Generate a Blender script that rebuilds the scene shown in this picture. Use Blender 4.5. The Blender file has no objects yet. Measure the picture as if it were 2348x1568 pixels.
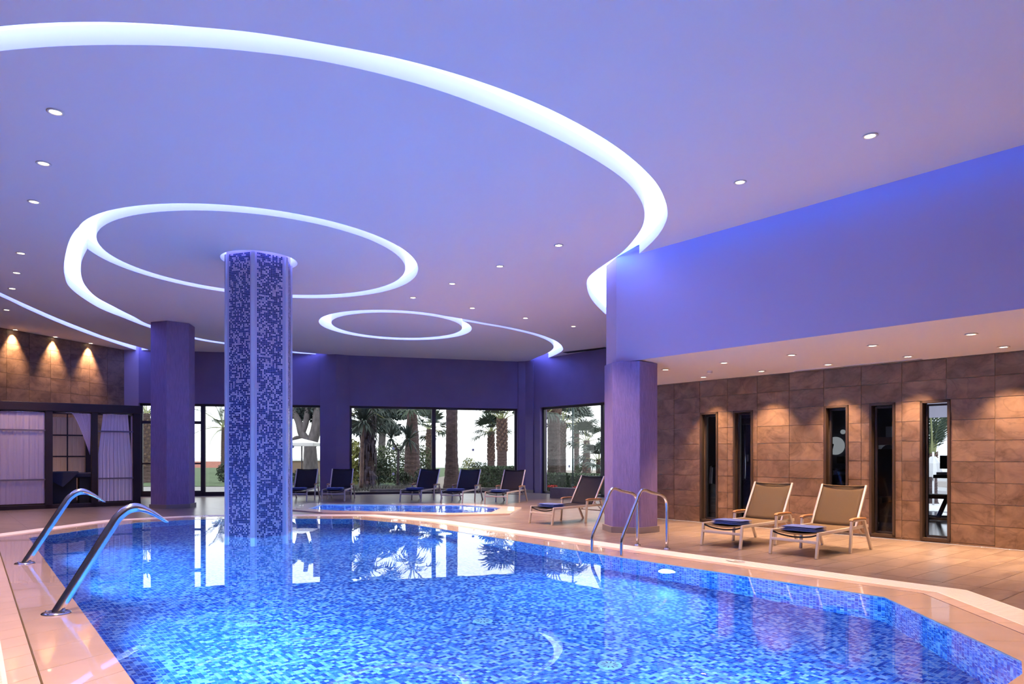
import bpy, math, random
import numpy as np
from mathutils import Vector, Matrix, noise
from mathutils.geometry import delaunay_2d_cdt

random.seed(7)
C = bpy.context.scene.collection
scene = bpy.context.scene

# ------------------------------------------------------------------ camera, world, exposure
F, YH, CX, H = 1600.0, 1042.0, 1174.0, 1.3        # focal length in pixels, horizon row, centre column, eye height
cam_d = bpy.data.cameras.new('camera')
cam = bpy.data.objects.new('camera', cam_d)
C.objects.link(cam)
cam.location = (0, 0, H)
cam.rotation_euler = (math.pi / 2, 0, 0)
cam_d.sensor_fit = 'HORIZONTAL'
cam_d.sensor_width = 36.0
cam_d.lens = 36.0 * F / 2348.0
cam_d.shift_y = (YH - 784.0) / 2348.0
cam_d.clip_end = 2000
scene.camera = cam

world = bpy.data.worlds.new('world')
scene.world = world
world.use_nodes = True
bg = world.node_tree.nodes['Background']
bg.inputs['Color'].default_value = (0.93, 0.985, 1.0, 1)
bg.inputs['Strength'].default_value = 2.3

vs = scene.view_settings
vs.view_transform = 'Standard'
vs.look = 'None'
vs.exposure = 0.0
vs.gamma = 1.0
vs.use_curve_mapping = False
cy = scene.cycles
cy.use_denoising = True
cy.sample_clamp_indirect = 9.0
cy.max_bounces = 5
cy.diffuse_bounces = 3
cy.use_adaptive_sampling = True
cy.adaptive_threshold = 0.2
cy.adaptive_min_samples = 16
cy.glossy_bounces = 4
cy.transmission_bounces = 6
cy.transparent_max_bounces = 12
cy.blur_glossy = 0.6
cy.caustics_reflective = False

# light levels, all in one place
COVE = 9.0            # radiance of the blue-white cove strips
COVE_RGB = (0.20, 0.26, 1.0)
SPOT_W = 540.0        # main ceiling downlights
NICHE_W = 405.0        # downlights in the low soffit
POOL_W = 900.0        # underwater lamps
POOL_RGB = (0.11, 0.46, 1.0)
WARM = (1.0, 0.62, 0.34)

# ------------------------------------------------------------------ geometry helpers
ZC = 4.5                                   # ceiling height
D2 = Vector((0.7678, 0.6407, 0))           # across the pool, towards the stone wall
T = Vector((0.6407, -0.7678, 0))           # along the pool, towards the camera
ANG = math.atan2(D2.y, D2.x)
ZU = Vector((0, 0, 1))


def at(px, py, z=0.0):
    d = (z - H) * F / (YH - py)
    return Vector(((px - CX) / F * d, d, z))


def nt(n, t, z=0.0):
    p = D2 * n + T * t
    return Vector((p.x, p.y, z))


def on_n(px, n):                            # (t) on the plane 'n' seen at column px
    u = (px - CX) / F
    d = n / (D2.x * u + D2.y)
    return T.x * u * d + T.y * d


def at_depth(px, py, d):
    return Vector(((px - CX) / F * d, d, H + (YH - py) * d / F))


class MB:
    def __init__(s):
        s.v, s.f, s.m = [], [], []

    def face(s, pts, m=0):
        i = len(s.v)
        s.v += [tuple(p) for p in pts]
        s.f.append(tuple(range(i, i + len(pts))))
        s.m.append(m)

    def add(s, vs, fs, m=0):
        i = len(s.v)
        s.v += [tuple(p) for p in vs]
        for f in fs:
            s.f.append(tuple(i + k for k in f))
            s.m.append(m)

    def box(s, lo, hi, m=0):
        x0, y0, z0 = lo
        x1, y1, z1 = hi
        s.add([(x0, y0, z0), (x1, y0, z0), (x1, y1, z0), (x0, y1, z0), (x0, y0, z1), (x1, y0, z1), (x1, y1, z1), (x0, y1, z1)],
              [(0, 3, 2, 1), (4, 5, 6, 7), (0, 1, 5, 4), (1, 2, 6, 5), (2, 3, 7, 6), (3, 0, 4, 7)], m)

    def bar(s, a, b, w, h, m=0, up=None, b_w=None, b_h=None):
        a, b = Vector(a), Vector(b)
        d = (b - a).normalized()
        up = Vector(up) if up else (ZU if abs(d.z) < 0.95 else Vector((0, 1, 0)))
        x = d.cross(up).normalized()
        y = x.cross(d)
        vs = []
        for p, ww, hh in ((a, w, h), (b, b_w or w, b_h or h)):
            for sx, sy in ((-1, -1), (1, -1), (1, 1), (-1, 1)):
                vs.append(p + x * sx * ww / 2 + y * sy * hh / 2)
        s.add(vs, [(0, 1, 2, 3), (7, 6, 5, 4), (0, 4, 5, 1), (1, 5, 6, 2), (2, 6, 7, 3), (3, 7, 4, 0)], m)

    def tube(s, pts, r, seg=10, m=0, caps=True):
        pts = [Vector(p) for p in pts]
        n = len(pts)
        rs = r if isinstance(r, (list, tuple)) else [r] * n
        prev = None
        base = len(s.v)
        for i, p in enumerate(pts):
            d = (pts[min(i + 1, n - 1)] - pts[max(i - 1, 0)]).normalized()
            if prev is None:
                x = d.cross(ZU if abs(d.z) < 0.9 else Vector((1, 0, 0))).normalized()
            else:
                x = (prev - d * prev.dot(d)).normalized()
            prev = x
            y = d.cross(x)
            for k in range(seg):
                a = 2 * math.pi * k / seg
                s.v.append(tuple(p + (x * math.cos(a) + y * math.sin(a)) * rs[i]))
        for i in range(n - 1):
            for k in range(seg):
                k2 = (k + 1) % seg
                s.f.append((base + i * seg + k, base + i * seg + k2, base + (i + 1) * seg + k2, base + (i + 1) * seg + k))
                s.m.append(m)
        if caps:
            s.f.append(tuple(base + k for k in reversed(range(seg))))
            s.f.append(tuple(base + (n - 1) * seg + k for k in range(seg)))
            s.m += [m, m]

    def lathe(s, prof, seg=20, m=0, c=(0, 0)):
        base = len(s.v)
        for r, z in prof:
            for k in range(seg):
                a = 2 * math.pi * k / seg
                s.v.append((c[0] + r * math.cos(a), c[1] + r * math.sin(a), z))
        for i in range(len(prof) - 1):
            for k in range(seg):
                k2 = (k + 1) % seg
                s.f.append((base + i * seg + k, base + i * seg + k2, base + (i + 1) * seg + k2, base + (i + 1) * seg + k))
                s.m.append(m)

    def prism(s, poly, z0, z1, m=0, top=True, bottom=True):
        n = len(poly)
        vs = [(p[0], p[1], z0) for p in poly] + [(p[0], p[1], z1) for p in poly]
        fs = [(i, (i + 1) % n, n + (i + 1) % n, n + i) for i in range(n)]
        if top:
            fs.append(tuple(range(n, 2 * n)))
        if bottom:
            fs.append(tuple(reversed(range(n))))
        s.add(vs, fs, m)

    def build(s, name, mat=None, parent=None, smooth=False, mesh_only=False):
        me = bpy.data.meshes.new(name)
        me.from_pydata(s.v, [], s.f)
        mats = mat if isinstance(mat, (list, tuple)) else [mat]
        for q in mats:
            if q:
                me.materials.append(q)
        if len(mats) > 1:
            me.polygons.foreach_set('material_index', s.m)
        if smooth:
            me.polygons.foreach_set('use_smooth', [True] * len(s.f))
        me.update()
        if mesh_only:
            return me
        return link(name, me, parent)


def link(name, data, parent=None, loc=None, rz=None):
    o = bpy.data.objects.new(name, data)
    C.objects.link(o)
    if parent:
        o.parent = parent
    if loc is not None:
        o.location = loc
    if rz is not None:
        o.rotation_euler = (0, 0, rz)
    return o


def tag(o, label=None, cat=None, group=None, kind=None):
    if label:
        o['label'] = label
    if cat:
        o['category'] = cat
    if group:
        o['group'] = group
    if kind:
        o['kind'] = kind
    return o


def thing(name, loc=(0, 0, 0), rz=0.0, label=None, cat=None, group=None, kind=None):
    o = bpy.data.objects.new(name, None)
    C.objects.link(o)
    o.location = loc
    o.rotation_euler = (0, 0, rz)
    o.empty_display_size = 0.2
    return tag(o, label, cat, group, kind)


def copy_tree(o, parent=None):
    c = o.copy()
    C.objects.link(c)
    c.parent = parent
    for ch in list(o.children):
        copy_tree(ch, c)
    return c


def bevel(o, w, seg=2):
    md = o.modifiers.new('bevel', 'BEVEL')
    md.width = w
    md.segments = seg
    md.limit_method = 'ANGLE'
    return o


def inside(p, poly):
    x, y = p[0], p[1]
    r = False
    n = len(poly)
    j = n - 1
    for i in range(n):
        xi, yi = poly[i][0], poly[i][1]
        xj, yj = poly[j][0], poly[j][1]
        if (yi > y) != (yj > y) and x < (xj - xi) * (y - yi) / (yj - yi) + xi:
            r = not r
        j = i
    return r


def area2(poly):
    return sum(poly[i][0] * poly[(i + 1) % len(poly)][1] - poly[(i + 1) % len(poly)][0] * poly[i][1] for i in range(len(poly)))


def offset(poly, d):                         # outward offset of a counter-clockwise polygon
    out = []
    n = len(poly)
    for i in range(n):
        a, b, c = Vector(poly[i - 1][:2]), Vector(poly[i][:2]), Vector(poly[(i + 1) % n][:2])
        e1, e2 = (b - a).normalized(), (c - b).normalized()
        n1, n2 = Vector((e1.y, -e1.x)), Vector((e2.y, -e2.x))
        m = (n1 + n2)
        m = m / max(0.3, m.dot(n1))
        out.append(b + m * d)
    return out


def cdt(loops):
    vs, es = [], []
    for L in loops:
        b = len(vs)
        n = len(L)
        vs += [Vector((p[0], p[1])) for p in L]
        es += [(b + i, b + (i + 1) % n) for i in range(n)]
    r = delaunay_2d_cdt(vs, es, [], 0, 1e-4)
    return [Vector(v) for v in r[0]], [tuple(f) for f in r[2]]


def smooth_path(pts, n=6):                   # Catmull-Rom through plan points, open
    P = [Vector(p[:2]) for p in pts]
    P = [P[0] * 2 - P[1]] + P + [P[-1] * 2 - P[-2]]
    out = []
    for i in range(1, len(P) - 2):
        for k in range(n):
            t = k / n
            a, b, c, d = P[i - 1], P[i], P[i + 1], P[i + 2]
            out.append(0.5 * ((2 * b) + (c - a) * t + (2 * a - 5 * b + 4 * c - d) * t * t + (3 * b - a - 3 * c + d) * t ** 3))
    out.append(P[-2])
    return out


def fourier_loop(pts, order=2, n=96):        # smooth closed loop through plan points
    A = np.array([p[:2] for p in pts])
    c = (A.max(0) + A.min(0)) / 2
    d = A - c
    th = np.arctan2(d[:, 1], d[:, 0])
    r = np.hypot(d[:, 0], d[:, 1])

    def basis(t):
        cols = [np.ones_like(t)]
        for k in range(1, order + 1):
            cols += [np.cos(k * t), np.sin(k * t)]
        return np.stack(cols, 1)
    s = np.linalg.lstsq(basis(th), r, rcond=None)[0]
    t = np.linspace(0, 2 * np.pi, n, endpoint=False)
    rr = basis(t) @ s
    return [Vector((c[0] + rr[i] * math.cos(t[i]), c[1] + rr[i] * math.sin(t[i]))) for i in range(n)]


# ------------------------------------------------------------------ materials
def mat_new(name):
    m = bpy.data.materials.new(name)
    m.use_nodes = True
    nt_ = m.node_tree
    return m, nt_.nodes, nt_.links, nt_.nodes['Principled BSDF']


def plain(name, rgb, rough=0.5, metal=0.0, bump=0.0, bscale=60.0, var=0.0, spec=0.5, coat=0.0, vscale=4.0, coords='Object', stretch=None):
    m, N, L, P = mat_new(name)
    P.inputs['Base Color'].default_value = (*rgb, 1)
    P.inputs['Roughness'].default_value = rough
    P.inputs['Metallic'].default_value = metal
    P.inputs['Specular IOR Level'].default_value = spec
    P.inputs['Coat Weight'].default_value = coat
    P.inputs['Coat Roughness'].default_value = 0.03
    if bump or var:
        tc = N.new('ShaderNodeTexCoord')
        src = tc.outputs[coords]
        if stretch:
            mp = N.new('ShaderNodeMapping')
            mp.inputs['Scale'].default_value = stretch
            L.new(src, mp.inputs['Vector'])
            src = mp.outputs['Vector']
        if var:
            nz = N.new('ShaderNodeTexNoise')
            nz.inputs['Scale'].default_value = vscale
            nz.inputs['Detail'].default_value = 5
            L.new(src, nz.inputs['Vector'])
            rp = N.new('ShaderNodeValToRGB')
            rp.color_ramp.elements[0].position = 0.3
            rp.color_ramp.elements[1].position = 0.7
            rp.color_ramp.elements[0].color = (*[c * (1 - var) for c in rgb], 1)
            rp.color_ramp.elements[1].color = (*[min(1, c * (1 + var)) for c in rgb], 1)
            L.new(nz.outputs['Fac'], rp.inputs['Fac'])
            L.new(rp.outputs['Color'], P.inputs['Base Color'])
        if bump:
            nb = N.new('ShaderNodeTexNoise')
            nb.inputs['Scale'].default_value = bscale
            nb.inputs['Detail'].default_value = 3
            L.new(src, nb.inputs['Vector'])
            bp = N.new('ShaderNodeBump')
            bp.inputs['Strength'].default_value = bump
            bp.inputs['Distance'].default_value = 0.01
            L.new(nb.outputs['Fac'], bp.inputs['Height'])
            L.new(bp.outputs['Normal'], P.inputs['Normal'])
    return m


def emit(name, rgb, strength):
    m = bpy.data.materials.new(name)
    m.use_nodes = True
    N, L = m.node_tree.nodes, m.node_tree.links
    N.remove(N['Principled BSDF'])
    e = N.new('ShaderNodeEmission')
    e.inputs['Color'].default_value = (*rgb, 1)
    e.inputs['Strength'].default_value = strength
    L.new(e.outputs['Emission'], N['Material Output'].inputs['Surface'])
    return m


def stone_tile(name, dark, mid, light, rough, vein=1.0, stretch=(1, 1, 1), bump=0.25, spec=0.4):
    """Porcelain with cloudy veins; every tile object gets its own piece of the pattern."""
    m, N, L, P = mat_new(name)
    tc = N.new('ShaderNodeTexCoord')
    oi = N.new('ShaderNodeObjectInfo')
    mul = N.new('ShaderNodeVectorMath')
    mul.operation = 'SCALE'
    mul.inputs[0].default_value = (37.0, 53.0, 71.0)
    L.new(oi.outputs['Random'], mul.inputs['Scale'])
    mp = N.new('ShaderNodeMapping')
    mp.inputs['Scale'].default_value = stretch
    L.new(tc.outputs['Object'], mp.inputs['Vector'])
    add = N.new('ShaderNodeVectorMath')
    add.operation = 'ADD'
    L.new(mp.outputs['Vector'], add.inputs[0])
    L.new(mul.outputs['Vector'], add.inputs[1])
    n1 = N.new('ShaderNodeTexNoise')
    n1.inputs['Scale'].default_value = 3.0
    n1.inputs['Detail'].default_value = 8
    n1.inputs['Roughness'].default_value = 0.62
    n1.inputs['Distortion'].default_value = 0.9
    L.new(add.outputs['Vector'], n1.inputs['Vector'])
    rp = N.new('ShaderNodeValToRGB')
    e = rp.color_ramp.elements
    e[0].position, e[1].position = 0.32, 0.72
    e[0].color, e[1].color = (*dark, 1), (*light, 1)
    x = rp.color_ramp.elements.new(0.5)
    x.color = (*mid, 1)
    L.new(n1.outputs['Fac'], rp.inputs['Fac'])
    n2 = N.new('ShaderNodeTexNoise')
    n2.inputs['Scale'].default_value = 1.6
    n2.inputs['Detail'].default_value = 3
    n2.inputs['Distortion'].default_value = 2.0
    L.new(add.outputs['Vector'], n2.inputs['Vector'])
    vr = N.new('ShaderNodeValToRGB')
    ve = vr.color_ramp.elements
    ve[0].position, ve[1].position = 0.47, 0.53
    ve[0].color, ve[1].color = (1, 1, 1, 1), (1, 1, 1, 1)
    vx = vr.color_ramp.elements.new(0.5)
    k = 1 - 0.35 * vein
    vx.color = (k, k, k, 1)
    L.new(n2.outputs['Fac'], vr.inputs['Fac'])
    mx = N.new('ShaderNodeMix')
    mx.data_type = 'RGBA'
    mx.blend_type = 'MULTIPLY'
    mx.inputs['Factor'].default_value = 1.0
    L.new(rp.outputs['Color'], mx.inputs['A'])
    L.new(vr.outputs['Color'], mx.inputs['B'])
    hs = N.new('ShaderNodeHueSaturation')
    mr = N.new('ShaderNodeMapRange')
    mr.inputs['To Min'].default_value = 1 - 0.17 * vein
    mr.inputs['To Max'].default_value = 1 + 0.14 * vein
    L.new(oi.outputs['Random'], mr.inputs['Value'])
    L.new(mr.outputs['Result'], hs.inputs['Value'])
    L.new(mx.outputs['Result'], hs.inputs['Color'])
    L.new(hs.outputs['Color'], P.inputs['Base Color'])
    P.inputs['Roughness'].default_value = rough
    P.inputs['Specular IOR Level'].default_value = spec
    if bump:
        bp = N.new('ShaderNodeBump')
        bp.inputs['Strength'].default_value = bump
        bp.inputs['Distance'].default_value = 0.01
        L.new(n1.outputs['Fac'], bp.inputs['Height'])
        L.new(bp.outputs['Normal'], P.inputs['Normal'])
    return m


def mosaic_mat(name, rough, tints):
    """Colour of each small tile comes from a per-face attribute (0..1)."""
    m, N, L, P = mat_new(name)
    a = N.new('ShaderNodeAttribute')
    a.attribute_name = 'tile'
    rp = N.new('ShaderNodeValToRGB')
    rp.color_ramp.interpolation = 'CONSTANT'
    els = rp.color_ramp.elements
    while len(els) > 1:
        els.remove(els[-1])
    els[0].position = 0
    els[0].color = (*tints[0][1], 1)
    for pos, col in tints[1:]:
        q = els.new(pos)
        q.color = (*col, 1)
    L.new(a.outputs['Fac'], rp.inputs['Fac'])
    L.new(rp.outputs['Color'], P.inputs['Base Color'])
    P.inputs['Roughness'].default_value = rough
    return m


def glass_pane(name, tint=(1, 1, 1), refl=1.0):
    m = bpy.data.materials.new(name)
    m.use_nodes = True
    N, L = m.node_tree.nodes, m.node_tree.links
    N.remove(N['Principled BSDF'])
    tr = N.new('ShaderNodeBsdfTransparent')
    tr.inputs['Color'].default_value = (*tint, 1)
    gl = N.new('ShaderNodeBsdfGlossy')
    gl.inputs['Roughness'].default_value = 0.0
    fr = N.new('ShaderNodeFresnel')
    fr.inputs['IOR'].default_value = 1.5
    mu = N.new('ShaderNodeMath')
    mu.operation = 'MULTIPLY'
    mu.inputs[1].default_value = refl
    L.new(fr.outputs['Fac'], mu.inputs[0])
    mx = N.new('ShaderNodeMixShader')
    L.new(mu.outputs['Value'], mx.inputs['Fac'])
    L.new(tr.outputs['BSDF'], mx.inputs[1])
    L.new(gl.outputs['BSDF'], mx.inputs[2])
    L.new(mx.outputs['Shader'], N['Material Output'].inputs['Surface'])
    return m


def water_mat(name, wave, scale):
    m = bpy.data.materials.new(name)
    m.use_nodes = True
    N, L = m.node_tree.nodes, m.node_tree.links
    N.remove(N['Principled BSDF'])
    g = N.new('ShaderNodeBsdfGlass')
    g.inputs['IOR'].default_value = 1.33
    g.inputs['Roughness'].default_value = 0.0
    g.inputs['Color'].default_value = (1, 1, 1, 1)
    tc = N.new('ShaderNodeTexCoord')
    nz = N.new('ShaderNodeTexNoise')
    nz.inputs['Scale'].default_value = scale
    nz.inputs['Detail'].default_value = 2
    L.new(tc.outputs['Object'], nz.inputs['Vector'])
    bp = N.new('ShaderNodeBump')
    bp.inputs['Strength'].default_value = wave
    bp.inputs['Distance'].default_value = 0.01
    L.new(nz.outputs['Fac'], bp.inputs['Height'])
    L.new(bp.outputs['Normal'], g.inputs['Normal'])
    L.new(g.outputs['BSDF'], N['Material Output'].inputs['Surface'])
    return m


def cloth(name, rgb, trans=0.3, rough=0.8):
    m = bpy.data.materials.new(name)
    m.use_nodes = True
    N, L = m.node_tree.nodes, m.node_tree.links
    N.remove(N['Principled BSDF'])
    d = N.new('ShaderNodeBsdfDiffuse')
    d.inputs['Color'].default_value = (*rgb, 1)
    t = N.new('ShaderNodeBsdfTranslucent')
    t.inputs['Color'].default_value = (*rgb, 1)
    mx = N.new('ShaderNodeMixShader')
    mx.inputs['Fac'].default_value = trans
    L.new(d.outputs['BSDF'], mx.inputs[1])
    L.new(t.outputs['BSDF'], mx.inputs[2])
    tc = N.new('ShaderNodeTexCoord')
    nz = N.new('ShaderNodeTexNoise')
    nz.inputs['Scale'].default_value = 300
    L.new(tc.outputs['Object'], nz.inputs['Vector'])
    bp = N.new('ShaderNodeBump')
    bp.inputs['Strength'].default_value = 0.2
    bp.inputs['Distance'].default_value = 0.003
    L.new(nz.outputs['Fac'], bp.inputs['Height'])
    L.new(bp.outputs['Normal'], d.inputs['Normal'])
    L.new(mx.outputs['Shader'], N['Material Output'].inputs['Surface'])
    return m


M = {}
M['ceiling'] = plain('ceiling_paint', (0.80, 0.78, 0.84), 0.9, bump=0.05, bscale=25)
M['wall'] = plain('taupe_plaster', (0.185, 0.145, 0.295), 0.85, bump=0.15, bscale=90, var=0.06, vscale=1.5)
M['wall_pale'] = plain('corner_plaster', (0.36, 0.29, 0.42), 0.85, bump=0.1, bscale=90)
M['wall_light'] = plain('pale_plaster', (0.62, 0.56, 0.62), 0.85, bump=0.1, bscale=90)
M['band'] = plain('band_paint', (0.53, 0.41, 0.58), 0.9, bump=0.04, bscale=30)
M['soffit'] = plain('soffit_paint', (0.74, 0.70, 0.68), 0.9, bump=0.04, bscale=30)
M['column'] = plain('combed_plaster', (0.23, 0.165, 0.36), 0.85, bump=0.9, bscale=28, var=0.12, vscale=14, stretch=(2.2, 2.2, 0.35))
M['plinth'] = plain('plinth_tile', (0.24, 0.20, 0.20), 0.5)
M['stone'] = stone_tile('stone_wall_tile', (0.11, 0.064, 0.042), (0.20, 0.122, 0.083), (0.285, 0.180, 0.125), 0.5, 0.65, (0.75, 0.75, 1.1), 0.3)
M['deck'] = stone_tile('deck_tile', (0.165, 0.122, 0.108), (0.225, 0.172, 0.150), (0.285, 0.222, 0.194), 0.28, 0.3, (0.5, 1.4, 1.0), 0.03, 0.5)
M['grout'] = plain('grout', (0.30, 0.25, 0.22), 0.8)
M['stone_joint'] = plain('stone_joint', (0.34, 0.25, 0.19), 0.8)
M['coping'] = plain('wet_coping_tile', (0.74, 0.56, 0.45), 0.25, var=0.06, vscale=3, coat=1.0)
M['coping_dry'] = plain('border_tile', (0.76, 0.58, 0.47), 0.28, var=0.06, vscale=3, coat=0.4)
M['grate'] = plain('cream_grating', (0.92, 0.84, 0.78), 0.5)
M['gutter'] = plain('gutter_shade', (0.20, 0.16, 0.14), 0.8)
M['poolgrout'] = plain('pool_grout', (0.60, 0.72, 0.88), 0.5)
M['colgrout'] = plain('column_grout', (0.62, 0.50, 0.68), 0.6)
M['pooltile'] = mosaic_mat('pool_mosaic', 0.25, [(0.0, (0.015, 0.075, 0.42)), (0.22, (0.05, 0.19, 0.66)), (0.45, (0.16, 0.36, 0.78)), (0.66, (0.42, 0.62, 0.90)), (0.88, (0.66, 0.80, 0.94))])
M['coltile'] = mosaic_mat('column_mosaic', 0.25, [(0.0, (0.010, 0.018, 0.13)), (0.30, (0.030, 0.045, 0.22)), (0.63, (0.60, 0.47, 0.62)), (0.84, (0.78, 0.63, 0.76))])
M['water'] = water_mat('pool_water', 0.035, 2.2)
M['spawater'] = water_mat('spa_water', 0.5, 3.0)
M['glass'] = glass_pane('window_glass')
M['gymglass'] = glass_pane('slit_glass', (0.82, 0.86, 0.95))
M['frame'] = plain('dark_window_frame', (0.030, 0.024, 0.032), 0.4)
M['slitframe'] = plain('bronze_frame', (0.055, 0.034, 0.024), 0.45)
M['cove'] = emit('cove_strip', COVE_RGB, COVE)
M['covewash'] = emit('blue_wash_strip', (0.06, 0.20, 1.0), COVE * 1.7)
M['lens'] = emit('downlight_lens', (1.0, 0.80, 0.55), 14.0)
M['poollens'] = emit('pool_lamp_lens', (0.45, 0.85, 1.0), 5.0)
M['drain'] = plain('drain_cover', (0.50, 0.66, 0.82), 0.5)
M['whitemetal'] = plain('white_trim', (0.8, 0.76, 0.74), 0.4)
M['steel'] = plain('polished_steel', (0.72, 0.72, 0.74), 0.13, metal=1.0)
M['alu'] = plain('champagne_aluminium', (0.62, 0.56, 0.52), 0.35, metal=0.35)
M['sling'] = plain('taupe_sling', (0.115, 0.070, 0.034), 0.85, bump=0.5, bscale=500)
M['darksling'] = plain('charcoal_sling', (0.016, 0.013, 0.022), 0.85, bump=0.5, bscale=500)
M['teak'] = plain('teak', (0.36, 0.17, 0.07), 0.45, var=0.2, vscale=9, stretch=(1, 12, 12))
M['towel'] = plain('blue_towel', (0.12, 0.18, 0.50), 0.95, bump=0.8, bscale=350, var=0.15, vscale=25)
M['wood'] = plain('dark_cabana_wood', (0.020, 0.010, 0.014), 0.45, bump=0.2, bscale=40)
M['curtain'] = cloth('white_voile', (0.78, 0.68, 0.88), 0.4)
M['backcurtain'] = cloth('cream_voile', (0.72, 0.58, 0.44), 0.35)
M['bedcloth'] = plain('dark_bed_cloth', (0.022, 0.024, 0.05), 0.9, bump=0.3, bscale=200)
M['black'] = plain('black_matt', (0.012, 0.012, 0.014), 0.6)
M['grille'] = plain('grille_black', (0.006, 0.006, 0.008), 0.7)

# ------------------------------------------------------------------ plan of the hall
NW = 11.38                                   # stone wall plane (distance along D2)
NB = 8.98                                    # face of the dropped band
ZS0, ZS1 = 2.86, 2.71                        # soffit height at band and at stone wall
A_L0 = at(0, 751, ZC)
A_L1 = at(284, 802, ZC)
A_B = at(766, 813.4, ZC)
A_C = at(1203, 829.5, ZC)
dirL = (A_L1 - A_L0).normalized()
W_L0 = A_L0 - dirL * 24
crease = Vector((0, 0, 0))
u_ = (1413 - CX) / F
d_ = NB / (D2.x * u_ + D2.y)
CREASE = Vector((u_ * d_, d_, 0))
ENDV = CREASE + Vector((-0.17, 0.985, 0)) * 0.56
tw_end = on_n(1440, NW)
W_SE = nt(NW, tw_end)                        # far end of stone wall
A_R1 = at(1219, 826, ZC)
A_R2 = at(1388, 797, ZC)
dirR = (A_R2 - A_R1).normalized()
W_R = A_C + dirR * 5.6                       # far end of the window wall, hidden behind the column
T_NEAR = 16.0
W_SN = nt(NW, T_NEAR)
ROOM = [W_L0, Vector((W_L0.x, min(W_L0.y, W_SN.y) - 0.5, 0)), Vector((W_SN.x, min(W_L0.y, W_SN.y) - 0.5, 0)), W_SN, W_SE, W_R, A_C, A_B, A_L1]
ROOM = [Vector((p.x, p.y)) for p in ROOM]
if area2(ROOM) < 0:
    ROOM.reverse()
TN_B = 12.0
BLOCK = [nt(NB, TN_B), CREASE, ENDV, W_SE + T * 0.4 - D2 * 0.02, nt(NW, TN_B)]
SLOT_W = 0.30
BLOCK_SLOT = [nt(NB - SLOT_W, TN_B), nt(NB - SLOT_W, (CREASE.x * T.x + CREASE.y * T.y) + 0.06), CREASE, ENDV, W_SE + T * 0.4 - D2 * 0.02, nt(NW, TN_B)]

# ------------------------------------------------------------------ ceiling with its curved light slots
PXA_OUT = [(0, 60.7), (102, 53), (204, 50.4), (307, 52.5), (436, 60.7), (586, 75), (750, 101.5), (913, 134), (1063, 175), (1199, 223.5), (1308, 274), (1404, 330), (1472, 384), (1513, 432), (1530.5, 483), (1523, 517), (1499, 551), (1462, 585)]
PXA_IN = [(0, 117), (136, 106), (286, 103), (436, 107), (579, 118.6), (736, 140), (886, 173), (1022, 212.6), (1158, 264), (1281, 320), (1383, 377.5), (1445, 425), (1475, 473), (1475, 514), (1453, 550), (1424.6, 580), (1389.5, 604), (1358, 627), (1347, 641), (1345.6, 655), (1351, 676), (1365, 697), (1388, 720)]
PXB_OUT = [(447, 467), (554, 473), (660, 486), (745, 502), (830.5, 528), (894, 553), (937, 583), (956, 613), (952, 632), (933, 651), (894, 666), (830, 677), (767, 682), (670, 683), (528, 669.6), (447, 659), (362, 638.5), (298, 619), (247, 598), (213, 579)]
PXB_IN = [(426, 484), (353.5, 488), (298, 497), (255.5, 511.6), (226, 528), (216, 543), (221.5, 562), (243, 581), (290, 602), (353.5, 626), (426, 645), (528, 663), (670, 676), (767, 675), (830, 668), (886, 655.5), (916, 638.5), (923, 617), (916, 596), (890, 570), (830.5, 540.5), (745, 515), (660, 499), (554, 488.6)]
PXT_OUT = [(447, 467), (341, 472), (277, 483), (230, 496), (192, 513), (170, 532), (155.5, 562), (147, 604), (148, 630), (157.6, 655.5), (187, 681), (230, 707), (277, 726), (348, 752.6), (448, 778), (528, 790.5), (670, 808.5), (764, 814.5)]
PXT_IN = [(199, 572.5), (187, 600), (186, 630), (196, 655.5), (221, 681), (264, 704.5), (307, 726), (348, 746), (448, 773.5), (528, 787), (670, 805.5), (758, 813)]
PXD_OUT = [(732, 738), (737, 728.5), (756.5, 719.5), (795, 713), (847, 711), (915, 712), (980, 718), (1028, 725), (1082, 753), (1074, 762.5), (1051, 770.6), (1012, 776.5), (964, 779), (909, 778.7), (850, 774.5), (795, 766), (753, 753)]
PXD_IN = [(757, 740), (763, 732), (786, 724), (821, 719.5), (873, 717), (931, 718), (980, 723), (1022, 730), (1048, 740), (1058.5, 749.6), (1054, 757.7), (1035, 766), (1002.5, 771.6), (957, 774.5), (909, 774), (850, 769), (802, 760), (769.5, 749.6)]
PXDT_OUT = [(1022, 724.5), (1061, 731), (1109, 740), (1158, 748.6), (1206, 758.7), (1248.5, 770.6), (1277.6, 783.6), (1290.6, 797), (1287, 806), (1268, 816), (1243, 825.5)]
PXDT_IN = [(1210, 829), (1232, 819), (1255, 809.5), (1268, 800), (1268.6, 791.7), (1258, 782), (1232, 770.6), (1197, 761), (1151, 751), (1109, 744), (1074, 738), (1050, 734)]
PXE_UP = [(0, 670.5), (64, 700), (128, 728), (192, 753.5), (255.5, 777), (341, 802)]
PXE_LO = [(315, 803.5), (255.5, 784), (192, 762), (128, 737), (64, 709), (0, 679)]


def plan(px):
    return [at(x, y, ZC) for x, y in px]


# the big arc goes on past the frame as the circle it is part of
ca, ra_o, ra_i = Vector((-3.41, 10.06)), None, None
pa_o, pa_i = plan(PXA_OUT), plan(PXA_IN)


def lead_in(p0, p1, turn, n, step):          # continue a path backwards along a gentle circle
    d = (Vector(p0[:2]) - Vector(p1[:2])).normalized()
    out = []
    p = Vector(p0[:2])
    for i in range(n):
        d = Matrix.Rotation(turn, 2) @ d
        p = p + d * step
        out.append(p.copy())
    return list(reversed(out))


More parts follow.
